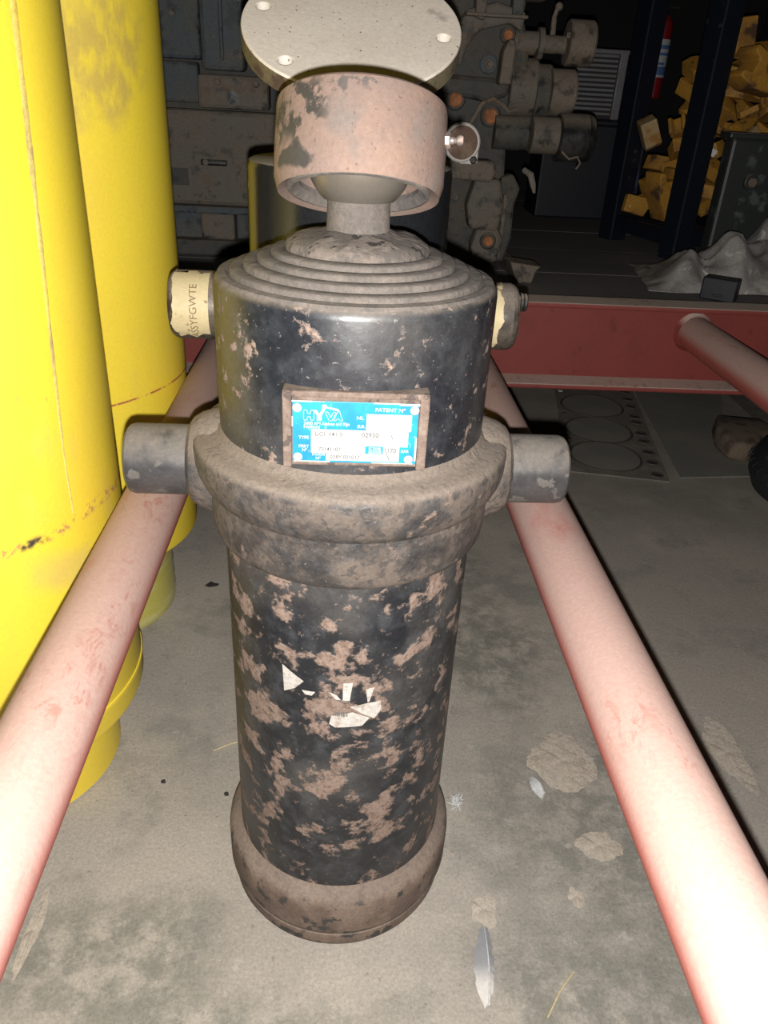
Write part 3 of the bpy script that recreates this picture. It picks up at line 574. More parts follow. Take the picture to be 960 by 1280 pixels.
for k in range(61):
    z = 0.42 + 0.88 * k / 60; row = []
    for q in range(5):
        wv = (0.0012 + 0.0038 * min(1, max(0, (z - 0.42) / 0.5))) * (1 + 0.5 * mnoise.noise(Vector((0, 0, z * 30)))); ang = R(-18.5 - 6.5 * min(1.2, max(0, (0.9 - z) / 0.35))) + 0.006 * math.sin(z * 9) + (q - 2) / 2 * wv / 0.18
        rr = 0.1800 + (0.0005 if q in (1, 2, 3) else -0.0003); row.append(sm.verts.new((rr * math.cos(ang), rr * math.sin(ang), z)))
    if g0:
        for q in range(4): sm.faces.new((g0[q], g0[q + 1], row[q + 1], row[q]))
    g0 = row
tag(finish(sm, 'weld_seam', M['seam'], y1), 'dirty vertical seam')
y2 = thing('yellow_cylinder', 'tall yellow steel cylinder with film-wrapped foot, behind the nearest yellow one', 'cylinder', (-0.411, 1.149, 0), group='yellow cylinders')
pf = [(0, 0), (0.124, 0)]
for k in range(14): z = 0.004 + 0.155 * k / 13; pf.append((0.1265 + (0.0012 if k % 2 else -0.0008), z))
bm = lathe(pf + [(0, 0.162)], 96)
for v in bm.verts:
    if v.co.length > 0.05: v.co.z += 0.010 * math.sin(math.atan2(v.co.y, v.co.x) * 1.0 + 0.6) * (1 if 0.01 < v.co.z < 0.15 else 0)
tag(finish(bm, 'base_tube', M['film'], y2), 'foot wrapped in wrinkled stretch film')
finish(lathe([(0, 0.156), (0.168, 0.156), (0.173, 0.159), (0.174, 0.166), (0.174, 1.34), (0.17, 1.35), (0, 1.35)], 128), 'barrel', M['yellow_far'], y2)

# ================================================================== RAISED DECK
dk = thing('raised_deck', 'dark planked deck raised behind the red channel beam', 'deck', (0.4, 2.6, 0))
ys = (1.60, 1.83, 2.14, 2.45, 2.80, 3.18, 3.58)
for a, b in zip(ys, ys[1:]): finish(box(-1.6, 1.9, a - 2.6, b - 0.003 - 2.6, 0.420, 0.460 - random.random() * 0.001, 0.0015), 'plank', M['deck'], dk)
for x in (-1.4, 1.8):
    finish(box(x - 0.03, x + 0.03, -0.98, 0.97, 0.34, 0.421, 0.004), 'bearer', M['navy'], dk)
    for yy in (-0.9, 0.9): finish(box(x - 0.035, x + 0.035, yy - 0.035, yy + 0.035, 0, 0.341, 0.004), 'leg', M['navy'], dk)
DZ = 0.460

# ================================================================== ENGINE
en = thing('engine_block', 'dark greasy engine with pulleys and rusty plugs standing on the raised deck', 'engine', (0, 2.0, DZ))
def E(name, x0, x1, z0, z1, yf, yb, mat, bev=0.006, label=None):
    o = finish(box(x0, x1, yf - 2.0, yb - 2.0, z0 - DZ, z1 - DZ, bev), name, M[mat], en)
    if label: o['label'] = label
    return o
def EC(name, prof, axis, org, mat, segs=40, label=None):
    bm = lathe(prof, segs, mtx=frame_to(axis, (org[0], org[1] - 2.0, org[2] - DZ))); o = finish(bm, name, M[mat], en)
    if label: o['label'] = label
    return o
E('crankcase', -0.62, 0.36, DZ, 1.12, 1.94, 2.42, 'eng_dark', 0.012)
E('side_cover', -0.60, -0.306, 0.849, 1.10, 1.895, 1.95, 'eng_blue', 0.008)
E('side_cover', -0.302, -0.214, 0.831, 1.10, 1.87, 1.95, 'eng_blue', 0.010)
E('cover_rib', -0.262, -0.254, 0.850, 1.09, 1.862, 1.88, 'eng_blue', 0.003)
E('side_cover', -0.60, -0.316, 0.768, 0.845, 1.905, 1.95, 'eng_blue', 0.006)
E('mount_pad', -0.314, -0.165, 0.760, 0.824, 1.875, 1.95, 'eng_brown', 0.008)
EC('pad_hole', [(0, 0), (0.013, 0), (0.013, 0.0015), (0, 0.0015)], (0, -1, 0), (-0.240, 1.875, 0.782), 'eng_black', 24)
E('water_jacket', -0.60, -0.10, 0.563, 0.756, 1.885, 1.95, 'eng_brown', 0.010)
o = E('slot', -0.318, -0.258, 0.646, 0.661, 1.8825, 1.90, 'eng_black', 0.005)
EC('slot_bolt', [(0, 0), (0.0065, 0), (0.0065, 0.003), (0.004, 0.004), (0, 0.004)], (0, -1, 0), (-0.306, 1.8825, 0.6535), 'nip_e' if 'nip_e' in M else 'eng_dust', 12)
E('grease_pocket', -0.42, -0.345, 0.604, 0.640, 1.8842, 1.90, 'eng_dark', 0.002)
E('joint_flange', -0.60, -0.10, 0.549, 0.564, 1.865, 1.95, 'eng_blue', 0.003)
E('sump_panel', -0.60, -0.324, 0.487, 0.549, 1.895, 1.95, 'eng_blue', 0.004)
E('sump_panel', -0.323, -0.247, 0.492, 0.549, 1.873, 1.95, 'eng_brown', 0.006)
E('sump_panel', -0.246, -0.10, 0.487, 0.549, 1.90, 1.95, 'eng_blue', 0.004)
E('sump_rail', -0.60, -0.05, DZ, 0.493, 1.850, 1.95, 'eng_dark', 0.005)
for x, z in ((-0.22, 0.96), (-0.22, 0.86), (-0.29, 1.0), (-0.27, 0.81), (-0.19, 0.81), (-0.36, 0.93)):
    EC('cover_bolt', [(0, 0), (0.0075, 0), (0.0075, 0.005), (0.006, 0.0065), (0, 0.0065)], (0, -1, 0), (x, 1.872 if x > -0.3 else 1.896, z), 'eng_brown', 6)
E('water_jacket', -0.095, 0.165, 0.700, 0.90, 1.900, 1.95, 'eng_brown', 0.010)
E('side_cover', -0.205, 0.165, 0.915, 1.10, 1.890, 1.95, 'eng_blue', 0.008)
E('sump_panel', -0.095, 0.165, 0.505, 0.690, 1.905, 1.95, 'eng_blue', 0.006)
for x in (-0.07, 0.035, 0.14):
    for z in (0.53, 0.665, 0.725, 0.875, 0.94): EC('cover_bolt', [(0, 0), (0.0075, 0), (0.0075, 0.005), (0.006, 0.0065), (0, 0.0065)], (0, -1, 0), (x, 1.902 if z < 0.9 else 1.892, z), 'eng_brown', 6)
# gear case side, right of the cylinder
bm = bmesh.new()
prism([(0.17, 0), (0.36, 0), (0.375, 0.06), (0.36, 0.17), (0.352, 0.28), (0.385, 0.36), (0.38, 0.44), (0.36, 0.50), (0.37, 0.62), (0.17, 0.62)], 0.10, bm, Matrix.Translation((0, -0.035, 0)) @ Matrix.Rotation(R(90), 4, 'X'), 0.008)
finish(bm, 'gear_case', M['eng_dark'], en)
# casting relief on the gear case
def blobby(name, pts, h, y, mat, bev=0.006):
    bm = bmesh.new(); prism([(a, b - DZ) for a, b in pts], h, bm, Matrix.Translation((0, y - 2.0 + h, 0)) @ Matrix.Rotation(R(90), 4, 'X'), bev); return finish(bm, name, M[mat], en)
blobby('casting_arch', [(0.19, 0.86), (0.235, 0.865), (0.245, 0.90), (0.27, 0.93), (0.33, 0.945), (0.355, 0.93), (0.36, 0.965), (0.30, 0.98), (0.24, 0.965), (0.215, 0.93), (0.19, 0.92)], 0.035, 1.842, 'eng_brown')
blobby('oil_gallery', [(0.19, 0.815), (0.30, 0.80), (0.345, 0.815), (0.345, 0.845), (0.19, 0.850)], 0.025, 1.852, 'eng_dark', 0.009)
blobby('dusty_rib', [(0.312, 0.835), (0.338, 0.835), (0.341, 0.90), (0.337, 0.914), (0.325, 0.916), (0.315, 0.895)], 0.05, 1.805, 'eng_dust', 0.005)
blobby('lower_ledge', [(0.19, 0.655), (0.315, 0.650), (0.325, 0.670), (0.318, 0.692), (0.19, 0.692)], 0.07, 1.785, 'eng_dust', 0.006)
blobby('pump_body', [(0.28, 0.55), (0.345, 0.545), (0.355, 0.60), (0.34, 0.655), (0.285, 0.655), (0.27, 0.60)], 0.05, 1.81, 'eng_brown', 0.008)
blobby('pump_body', [(0.30, 0.475), (0.352, 0.478), (0.362, 0.53), (0.345, 0.56), (0.30, 0.555), (0.288, 0.51)], 0.05, 1.815, 'eng_brown', 0.010)
blobby('seal_housing', [(0.345, 0.475), (0.372, 0.478), (0.385, 0.53), (0.382, 0.60), (0.392, 0.635), (0.372, 0.665), (0.345, 0.655)], 0.04, 1.84, 'eng_dark', 0.006)
blobby('drip_plate', [(0.352, 0.485), (0.360, 0.485), (0.364, 0.62), (0.354, 0.625)], 0.01, 1.828, 'eng_dust', 0.002)
blobby('foot_bracket', [(0.378, DZ), (0.412, DZ), (0.418, 0.486), (0.428, 0.496), (0.360, 0.503), (0.366, 0.488)], 0.07, 1.70, 'eng_dust', 0.003)
E('foot_strut', 0.375, 0.400, DZ, 0.485, 1.75, 1.95, 'eng_dark', 0.004)
blobby('upper_housing', [(0.20, 0.99), (0.40, 0.985), (0.415, 1.03), (0.40, 1.08), (0.20, 1.08)], 0.06, 1.85, 'eng_dark', 0.010)
blobby('injector_row', [(0.255, 0.95), (0.275, 0.945), (0.285, 1.08), (0.25, 1.08)], 0.04, 1.83, 'eng_brown', 0.005)
blobby('injector_row', [(0.33, 0.955), (0.352, 0.955), (0.355, 1.08), (0.325, 1.08)], 0.04, 1.835, 'eng_blue', 0.005)
E('top_rail', 0.235, 0.360, 0.952, 0.958, 1.82, 1.86, 'eng_dust', 0.002)
for x, z, r, nm in ((0.2325, 0.8025, 0.0145, 'core_plug'), (0.311, 0.775, 0.0155, 'core_plug'), (0.326, 0.526, 0.0115, 'core_plug'), (0.330, 0.925, 0.010, 'core_plug')):
    EC('plug_seat', [(0, 0), (r + 0.007, 0), (r + 0.007, 0.006), (r + 0.004, 0.010), (r, 0.010), (0, 0.008)], (0, -1, 0), (x, 1.868 if z > 0.6 else 1.818, z), 'eng_dark', 32)
    EC('core_plug', [(0, 0), (r, 0), (r, 0.008), (r - 0.003, 0.011), (0, 0.009)], (0, -1, 0), (x, 1.862 if z > 0.6 else 1.812, z), 'plug', 32, 'rust-orange round plug')
for x, z, r in ((0.296, 0.871, 0.019), (0.233, 0.876, 0.011), (0.225, 0.91, 0.008), (0.25, 0.61, 0.010), (0.27, 0.58, 0.008)):
    EC('bolt_washer', [(0, 0), (r, 0), (r, 0.004), (r - 0.003, 0.006), (0, 0.006)], (0, -1, 0), (x, 1.864, z), 'eng_blue', 28)
    EC('stud', [(0, 0), (r * 0.5, 0), (r * 0.5, 0.010), (r * 0.3, 0.011), (r * 0.3, 0.022), (0, 0.023)], (0, -1, 0), (x, 1.860, z), 'eng_dust', 6)
bm = tube([(0.262, -0.155, 0.275), (0.268, -0.165, 0.305), (0.285, -0.17, 0.338), (0.308, -0.17, 0.348), (0.330, -0.165, 0.338), (0.346, -0.16, 0.326), (0.365, -0.15, 0.33)], 0.005, 10); finish(bm, 'oil_pipe', M['eng_dust'], en)
bm = tube([(0.20, -0.15, 0.25), (0.235, -0.16, 0.262), (0.25, -0.16, 0.285), (0.262, -0.155, 0.285)], 0.004, 8); finish(bm, 'oil_pipe', M['eng_dark'], en)
# pulleys and drums on the right end (axes along X)
EC('drum', cyl(0.060, 0.062, 0.006), (1, 0, 0), (0.345, 1.90, 0.829), 'eng_brown')
EC('drum', cyl(0.056, 0.036, 0.004), (1, 0, 0), (0.400, 1.89, 0.823), 'eng_dark')
EC('pulley', [(0, 0), (0.043, 0), (0.045, 0.003), (0.045, 0.048), (0.043, 0.052), (0.030, 0.052), (0.028, 0.046), (0, 0.046)], (1, 0, 0), (0.428, 1.855, 0.826), 'eng_dust', 48, 'dusty brown pulley')
EC('pulley_shaft', [(0, 0), (0.022, 0), (0.022, 0.05), (0.030, 0.052), (0.030, 0.062), (0.017, 0.064), (0.017, 0.11), (0, 0.11)], (1, 0, 0), (0.345, 1.88, 0.914), 'eng_brown', 28)
EC('pulley', [(0, 0), (0.040, 0), (0.043, 0.003), (0.043, 0.050), (0.040, 0.054), (0.026, 0.054), (0.024, 0.048), (0, 0.048)], (1, 0, 0), (0.456, 1.87, 0.918), 'eng_dust', 48, 'dusty brown pulley')
EC('pulley_bolt', cyl(0.006, 0.010, 0.002), (-1, 0, 0), (0.456, 1.84, 0.930), 'eng_dust', 8)
bm = tube([(0.42, -0.15, 0.47), (0.418, -0.155, 0.50), (0.421, -0.158, 0.515)], [0.006, 0.005, 0.004], 8); finish(bm, 'lever', M['eng_dust'], en)
EC('lever_knob', [(0, -0.008)] + [(0.008 * math.cos(R(a)), 0.008 * math.sin(R(a))) for a in range(-60, 90, 30)] + [(0, 0.008)], (0, 0, 1), (0.424, 1.842, 0.978), 'eng_dust', 16)
EC('starter_nose', cyl(0.036, 0.060, 0.004), (1, 0, 0), (0.392, 1.815, 0.745), 'eng_brown')
st = EC('starter_motor', [(0, 0), (0.044, 0), (0.047, 0.003), (0.047, 0.060), (0.044, 0.064), (0.046, 0.066), (0.044, 0.073), (0.036, 0.077), (0, 0.078)], (1, 0, 0), (0.449, 1.815, 0.743), 'eng_black', 48)
EC('starter_yoke', [(0, 0), (0.034, 0), (0.034, 0.08), (0, 0.08)], (1, 0, 0), (0.32, 1.86, 0.745), 'eng_dark', 32)
bm = tube([(0.455, -0.225, 0.258), (0.47, -0.235, 0.245), (0.488, -0.232, 0.25), (0.497, -0.228, 0.238), (0.490, -0.228, 0.226)], 0.0022, 8); finish(bm, 'cable', M['eng_dust'], en)
bm = tube([(0.390, -0.18, 0.215), (0.402, -0.195, 0.208), (0.410, -0.20, 0.19), (0.415, -0.20, 0.172)], [0.006, 0.008, 0.007, 0.003], 8); jitter(bm, 0.003, 60, 1); finish(bm, 'hanging_rag', M['rag'], en)
# pale-rimmed round cap
EC('pipe_stub', cyl(0.030, 0.14, 0.003), (0, -1, 0), (0.236, 1.87, 0.728), 'eng_dark', 36)
EC('cap_rim', [(0.0315, 0), (0.0372, 0), (0.0372, 0.010), (0.0345, 0.013), (0.0315, 0.012)], (0, -1, 0), (0.236, 1.735, 0.728), 'pale_rim', 48, 'pale rim of the round cap')
EC('cap_disc', cyl(0.033, 0.012, 0.003), (0, -1, 0), (0.236, 1.737, 0.728), 'disc', 40, 'rusty brown round cap')
o = E('cap_lug', 0.235, 0.262, 0.688, 0.700, 1.727, 1.737, 'pale_rim', 0.003)
E('cap_lug', 0.256, 0.272, 0.690, 0.725, 1.727, 1.737, 'pale_rim', 0.003)
EC('lug_bolt', cyl(0.008, 0.010, 0.002), (0, -1, 0), (0.262, 1.728, 0.697), 'eng_black', 6)

# ================================================================== BACKGROUND RIGHT
rk = thing('steel_rack', 'dark navy steel rack with square posts holding yellow parts', 'rack', (1.035, 2.30, DZ))
P1, P2, P3 = Vector((0.79, 2.36, 0)), Vector((0.868, 2.08, 0)), Vector((1.295, 2.25, 0)); P4 = P1 + P3 - P2
off = Vector((1.035, 2.30, 0)); ang = math.atan2((P3 - P2).y, (P3 - P2).x)
for p in (P1, P2, P3, P4):
    q = p - off; bm = box(-0.028, 0.028, -0.028, 0.028, 0, 0.95, 0.003, mtx=Matrix.Translation(q) @ Matrix.Rotation(ang, 4, 'Z')); finish(bm, 'post', M['navy'], rk)
def bar(p, q, z, name='shelf_bar'):
    a, b = p - off, q - off; d = b - a; L = d.length
    bm = box(0.02, L - 0.02, -0.02, 0.02, -0.02, 0.02, 0.002, mtx=Matrix.Translation((a.x, a.y, z)) @ Matrix.Rotation(math.atan2(d.y, d.x), 4, 'Z')); finish(bm, name, M['navy'], rk)
for a, b in ((P1, P2), (P2, P3), (P3, P4), (P4, P1)): bar(a, b, 0.05); bar(a, b, 0.93, 'top_bar')
bm = bmesh.new(); prism([((p - off).x, (p - off).y) for p in (P1, P2, P3, P4)], 0.004, bm, Matrix.Translation((0, 0, 0.071))); finish(bm, 'shelf', M['navy'], rk)
SZ = DZ + 0.0755

# yellow tooth parts heaped on the shelf
def ytooth(kind):
    bm = bmesh.new()
    if kind == 0:    # tapered tooth with a pocket end
        prism([(-0.05, -0.030), (-0.01, -0.032), (0.055, -0.008), (0.055, 0.008), (-0.01, 0.032), (-0.05, 0.030), (-0.05, 0.018), (-0.03, 0.012), (-0.03, -0.012), (-0.05, -0.018)], 0.056, bm, Matrix.Translation((0, 0, -0.028)), 0.003)
    elif kind == 1:  # block with slanted nose
        prism([(-0.036, -0.026), (0.028, -0.026), (0.040, -0.008), (0.036, 0.026), (-0.036, 0.026)], 0.044, bm, Matrix.Translation((0, 0, -0.022)), 0.003)
    else:            # flat lug
        prism([(-0.030, -0.020), (0.026, -0.022), (0.034, 0.0), (0.026, 0.022), (-0.030, 0.020)], 0.018, bm, Matrix.Translation((0, 0, -0.009)), 0.002)
    return bm
kinds = ['tapered_tooth', 'wedge_block', 'flat_lug']
proto = {}
n_y = 0
u = (P3 - P2).normalized(); vdir = (P1 - P2).normalized()
rng = random.Random(11)
GL = {0: 'yellow painted tapered digger tooth in the heap on the navy rack', 1: 'yellow painted steel wedge block in the heap on the navy rack', 2: 'small flat yellow steel lug in the heap on the navy rack'}
SINGLES = ((0.985, 2.24, 0.975), (0.985, 2.10, 0.885), (1.02, 2.10, 0.745), (0.850, 2.185, 0.605), (0.822, 2.30, 0.745), (0.803, 2.25, 0.567), (0.85, 2.185, 0.56), (0.85, 2.185, 0.65))
for lay in range(9):
    z = SZ + 0.038 + lay * 0.047
    t0 = (0.0, 0.0, 0.0, 0.02, 0.05, 0.07, 0.10, 0.12, 0.14)[lay]
    for k in range(6):
        for back in range(3):
            t = 0.062 + k * 0.072 + rng.uniform(-0.006, 0.006); sdep = 0.068 + back * 0.078 + rng.uniform(-0.006, 0.006)
            p = P2 + u * t + vdir * sdep
            if t < t0 or p.x > 1.20 or (back == 2 and k > 1): continue
            if any((Vector((p.x, p.y, z)) - Vector(q)).length < 0.062 for q in SINGLES): continue
            kd = rng.choice((0, 0, 1, 1, 2)); nm = kinds[kd]
            if kd not in proto:
                o = finish(ytooth(kd), nm, M['ypart']); proto[kd] = o
            else:
                o = proto[kd].copy(); COL.objects.link(o)
            s = rng.uniform(0.62, 0.74) * (1.0 if kd == 0 else 1.18)
            o.location = (p.x, p.y, z + rng.uniform(-0.003, 0.003)); o.rotation_euler = (rng.uniform(-0.55, 0.55), rng.uniform(-0.55, 0.55), rng.uniform(0, 6.28)); o.scale = (s, s, s)
            tag(o, GL[kd], 'machine part', 'yellow parts heaped on the rack')
# a few pieces that read one by one
def single(kind, loc, rot, s, label, mat='ypart'):
    o = finish(ytooth(kind), kinds[kind], M[mat], None, loc, rot); o.scale = (s, s, s); tag(o, label, 'machine part', 'yellow parts heaped on the rack'); return o
single(1, (0.985, 2.24, 0.975), (0.2, 1.4, 0.3), 1.15, 'upright yellow block sticking up at the top of the heap')
single(0, (0.985, 2.10, 0.885), (R(85), 0.5, 0.2), 1.25, 'biggest yellow tooth, near the top of the heap')
single(2, (1.02, 2.10, 0.745), (R(70), R(50), 0.2), 1.0, 'pale worn lug lying askew above the dark casting', 'ypart_worn')
single(0, (0.850, 2.185, 0.605), (R(90), R(80), 0.3), 1.2, 'long yellow tooth standing on end between the two rack posts')
single(1, (0.822, 2.30, 0.745), (0.4, R(60), 0.3), 1.0, 'yellow block leaning out behind the front rack post', 'ypart_worn')
single(2, (0.803, 2.25, 0.567), (R(80), 0.2, 0.1), 1.1, 'yellow lug with a hole at the shelf edge beside the left post')
for i, (x, y, z, s) in enumerate(((0.915, 2.085, 0.715, 0.017), (0.955, 2.09, 0.635, 0.020))):
    bm = box(-s / 2, s / 2, -0.002, 0.002, -s / 2, s / 2, 0.001); jitter(bm, 0.002, 90, i)
    tag(finish(bm, 'paper_tag', M['tag'], None, (x, y - 0.0, z), (0.2, 0.4, 0.3)), ('white paper tag on the upper part of the yellow heap', 'white paper tag lower down on the yellow heap')[i], 'tag', 'paper tags on the yellow heap')

# crumpled plastic film in front of the rack
bm = bmesh.new(); nx, ny = 70, 44; G = []
for j in range(ny + 1):
    row = []
    for i in range(nx + 1):
        a, b = i / nx, j / ny
        x = 0.665 + 0.50 * a + 0.05 * b; yv = 1.665 + 0.30 * b
        env = min(1, a * 5) * min(1, (1 - a) * 5) * min(1, b * 6) * min(1, (1 - b) * 6); env = env ** 0.6
        h = 0.060 * math.exp(-((a - 0.15) / 0.09) ** 2 - ((b - 0.3) / 0.3) ** 2) + 0.085 * math.exp(-((a - 0.36) / 0.09) ** 2 - ((b - 0.35) / 0.35) ** 2) + 0.16 * math.exp(-((a - 0.74) / 0.24) ** 2) * (0.30 + 0.70 * min(1, b * 1.4))
        v3 = Vector((x * 9, yv * 9, 0)); rid = 1 - abs(mnoise.noise(v3)) * 2; rid2 = 1 - abs(mnoise.noise(v3 * 2.3 + Vector((5, 1, 0)))) * 2
        z = env * (h * (0.75 + 0.35 * rid) + 0.012 * rid2 + 0.008) + 0.001
        row.append(bm.verts.new((x - 0.9 + 0.012 * mnoise.noise(v3 * 1.3), yv - 1.8 + 0.012 * mnoise.noise(v3 * 1.3 + Vector((9, 9, 9))), z)))
    G.append(row)
for j in range(ny):
    for i in range(nx): bm.faces.new((G[j][i], G[j][i + 1], G[j + 1][i + 1], G[j + 1][i]))
ex = bmesh.ops.extrude_face_region(bm, geom=bm.faces[:])
bmesh.ops.translate(bm, vec=(0, 0, 0.0012), verts=[g for g in ex['geom'] if isinstance(g, bmesh.types.BMVert)])
tag(finish(bm, 'plastic_sheet', M['bag'], None, (0.9, 1.8, DZ + 0.001), ang=28), 'crumpled grey plastic sheet lying on the deck behind the beam', 'plastic sheet')
bm = box(-0.035, 0.035, -0.022, 0.022, 0, 0.045, 0.003); box(-0.010, 0.010, -0.026, 0.026, 0.010, 0.014, 0.001, bm)
ob = finish(bm, 'bracket', M['navy'], None, (0.795, 1.622, DZ), (0, 0, R(-35))); tag(ob, 'small black block in front of the crumpled plastic sheet', 'bracket')

cs = thing('machine_casting', 'dark green-black boxy casting with dusty top at the right edge', 'machine part', (1.08, 2.02, DZ))
finish(box(-0.16, 0.16, -0.02, 0.03, 0.0, 0.295, 0.008), 'body', M['casting'], cs)
finish(box(-0.172, 0.172, -0.026, 0.036, 0.292, 0.306, 0.004), 'lid', M['casting'], cs)
bm = lathe(cyl(0.018, 0.012, 0.003), 24, mtx=frame_to((0, -1, 0), (-0.095, -0.02, 0.20))); finish(bm, 'boss', M['casting'], cs)
bm = lathe(cyl(0.012, 0.010, 0.003), 6, mtx=frame_to((0, -1, 0), (-0.095, -0.03, 0.20))); finish(bm, 'bolt', M['eng_dust'], cs)

# radiator core behind the engine
rd = thing('radiator', 'grey finned radiator core standing on a black case behind the engine', 'radiator', (0.78, 2.80, DZ + 0.30))
finish(box(-0.105, 0.10, 0.0, 0.04, 0.0, 0.185, 0.004), 'core', M['fin_dark'], rd)
for k in range(13):
    z = 0.185 - 0.0135 * (k + 0.5); finish(box(-0.098, 0.075, -0.008, 0.004, z - 0.0035, z + 0.0035, 0.0), 'fin', M['fin'], rd, smooth=False)
finish(box(0.078, 0.105, -0.012, 0.045, 0.0, 0.19, 0.004), 'side_channel', M['fin'], rd)
finish(box(-0.108, 0.108, -0.012, 0.045, 0.183, 0.197, 0.004), 'top_channel', M['fin'], rd)
ct = thing('black_case', 'black case under the finned radiator core behind the engine', 'case', (0.78, 2.80, DZ))
finish(box(-0.14, 0.112, -0.06, 0.12, 0, 0.285, 0.006), 'body', M['navy'], ct); finish(box(-0.145, 0.116, -0.066, 0.124, 0.284, 0.299, 0.004), 'lid', M['navy'], ct)
# glass-like sheet leaning beside it
ob = finish(box(-0.045, 0.045, -0.003, 0.003, 0.0, 0.50, 0.001, mtx=Matrix.Rotation(R(-8), 4, 'X')), 'metal_sheet', M['cabinet'], None, (0.965, 2.83, DZ)); tag(ob, 'thin blue-grey sheet propped right of the radiator', 'metal sheet')

fe = thing('fire_extinguisher', 'red fire extinguisher with white and blue label on the back wall', 'fire extinguisher', (1.235, 3.52, 0.83))
finish(lathe([(0, 0), (0.030, 0), (0.034, 0.006), (0.034, 0.235), (0.030, 0.262), (0.016, 0.282), (0.012, 0.286), (0, 0.286)], 36), 'bottle', M['red_can'], fe)
finish(lathe([(0.034, 0.075), (0.0347, 0.075), (0.0347, 0.205), (0.034, 0.205)], 36), 'label_band', M['can_label'], fe)
bm = bmesh.new()
for z0, z1, a0, a1 in ((0.083, 0.112, -60, 60), (0.118, 0.126, -70, 30), (0.150, 0.160, -40, 70), (0.172, 0.186, -75, 75)):
    n = 10
    for k in range(n):
        q0, q1 = R(-90 + a0 + (a1 - a0) * k / n), R(-90 + a0 + (a1 - a0) * (k + 1) / n)
        bm.faces.new([bm.verts.new((0.0351 * math.cos(q), 0.0351 * math.sin(q), z)) for q, z in ((q0, z0), (q1, z0), (q1, z1), (q0, z1))])
finish(bm, 'label_print', M['can_blue'], fe)['kind'] = 'stuff'
bm = lathe(cyl(0.011, 0.03, 0.002), 16, mtx=Matrix.Translation((0, 0, 0.284))); box(-0.008, 0.05, -0.006, 0.006, 0.308, 0.316, 0.002, bm); box(-0.008, 0.045, -0.006, 0.006, 0.330, 0.336, 0.002, bm, Matrix.Rotation(R(-8), 4, 'Y')); finish(bm, 'valve_handle', M['eng_black'], fe)
finish(box(-0.02, 0.02, 0.03, 0.08, 0.12, 0.15, 0.002), 'wall_bracket', M['navy'], fe)

cb = thing('steel_cabinet', 'scratched dark blue steel cabinet behind the yellow heap', 'cabinet', (1.75, 3.15, DZ))
finish(box(-0.36, 0.12, -0.2, 0.2, 0.0, 0.56, 0.006), 'body', M['cabinet'], cb)
for x0, x1 in ((-0.35, -0.125), (-0.115, 0.11)): finish(box(x0, x1, -0.212, -0.199, 0.02, 0.54, 0.004), 'door', M['cabinet'], cb)

# ================================================================== THINGS ON THE FLOOR UNDER THE BEAM
gk = thing('head_gasket', 'flat engine head gasket with bore rings and bolt holes on the floor', 'gasket', (0.755, 2.02, 0), (0, 0, R(-10.5)))
finish(box(-0.125, 0.125, -0.33, 0.36, 0.0, 0.0035, 0.001), 'plate', M['gasket'], gk)
for y in (-0.215, -0.035, 0.16):
    finish(lathe([(0.088, 0.0030), (0.090, 0.0055), (0.094, 0.0055), (0.096, 0.0030)], 48), 'bore_ring', M['gasket_dark'], gk, (-0.02, y, 0))
    finish(lathe([(0, 0.0034), (0.087, 0.0034), (0.087, 0.0040), (0, 0.0040)], 48), 'bore', M['sheet'], gk, (-0.02, y, 0))
for y in (-0.30, -0.225, -0.16, -0.085, -0.03, 0.055, 0.10, 0.185, 0.25, 0.32):
    finish(lathe([(0.010, 0.0032), (0.010, 0.0055), (0.015, 0.0055), (0.016, 0.0032)], 20), 'hole_ring', M['gasket_dark'], gk, (0.098, y, 0))
    finish(lathe([(0, 0.0034), (0.0098, 0.0034), (0.0098, 0.0041), (0, 0.0041)], 16), 'hole', M['scrap'], gk, (0.098, y, 0))
for y in (-0.12, 0.07, 0.27): finish(lathe([(0, 0.003), (0.008, 0.003), (0.007, 0.006), (0, 0.006)], 12), 'rivet', M['pale_rim'] if y > 0.2 else M['gasket_dark'], gk, (-0.108, y, 0))
bm = prism([(-0.10, -0.32), (0.10, -0.30), (0.17, 0.05), (0.29, 0.34), (0.0, 0.36)], 0.003)
sh = finish(bm, 'steel_sheet', M['sheet'], None, (0.955, 2.02, 0), smooth=False); tag(sh, 'smooth dark steel sheet on the floor right of the gasket', 'steel sheet')
fb = finish(box(-0.035, 0.035, -0.33, 0.33, 0, 0.008, 0.002), 'flat_bar', M['gasket'], None, (1.27, 2.18, 0), (0, 0, R(-3))); tag(fb, 'flat steel bar on the floor below the third rail', 'steel bar')
# rusty lump and ribbed tyre
bm = bmesh.new(); prism([(-0.05, -0.075), (0.03, -0.08), (0.06, -0.01), (0.12, 0.02), (0.11, 0.10), (-0.01, 0.12), (-0.04, 0.04)], 0.055, bm, None, 0.012); bmesh.ops.subdivide_edges(bm, edges=bm.edges[:], cuts=1); jitter(bm, 0.008, 18, 4)
for v in bm.verts: v.co.z = max(v.co.z, 0)
ob = finish(bm, 'rusty_casting', M['lump'], None, (1.068, 1.880, 0.003), ang=50); tag(ob, 'rusty brown broken casting on the floor beside the black tyre', 'casting')
ty = thing('tyre', 'black ribbed rubber tyre lying on the floor at the right edge', 'tyre', (1.19, 1.60, 0.0))
finish(lathe([(0.10, 0.004), (0.155, 0.0), (0.185, 0.012), (0.200, 0.045), (0.200, 0.075), (0.185, 0.108), (0.155, 0.120), (0.10, 0.116), (0.085, 0.10), (0.085, 0.02)], 72), 'carcass', M['tyre'], ty)
bm = bmesh.new(); box(0.145, 0.205, -0.0045, 0.0045, 0.0, 0.006, 0.0015, bm)
for v in bm.verts:
    q = (v.co.x - 0.145) / 0.06; v.co.y += 0.03 * q; v.co.z += 0.118 - 0.05 * q * q
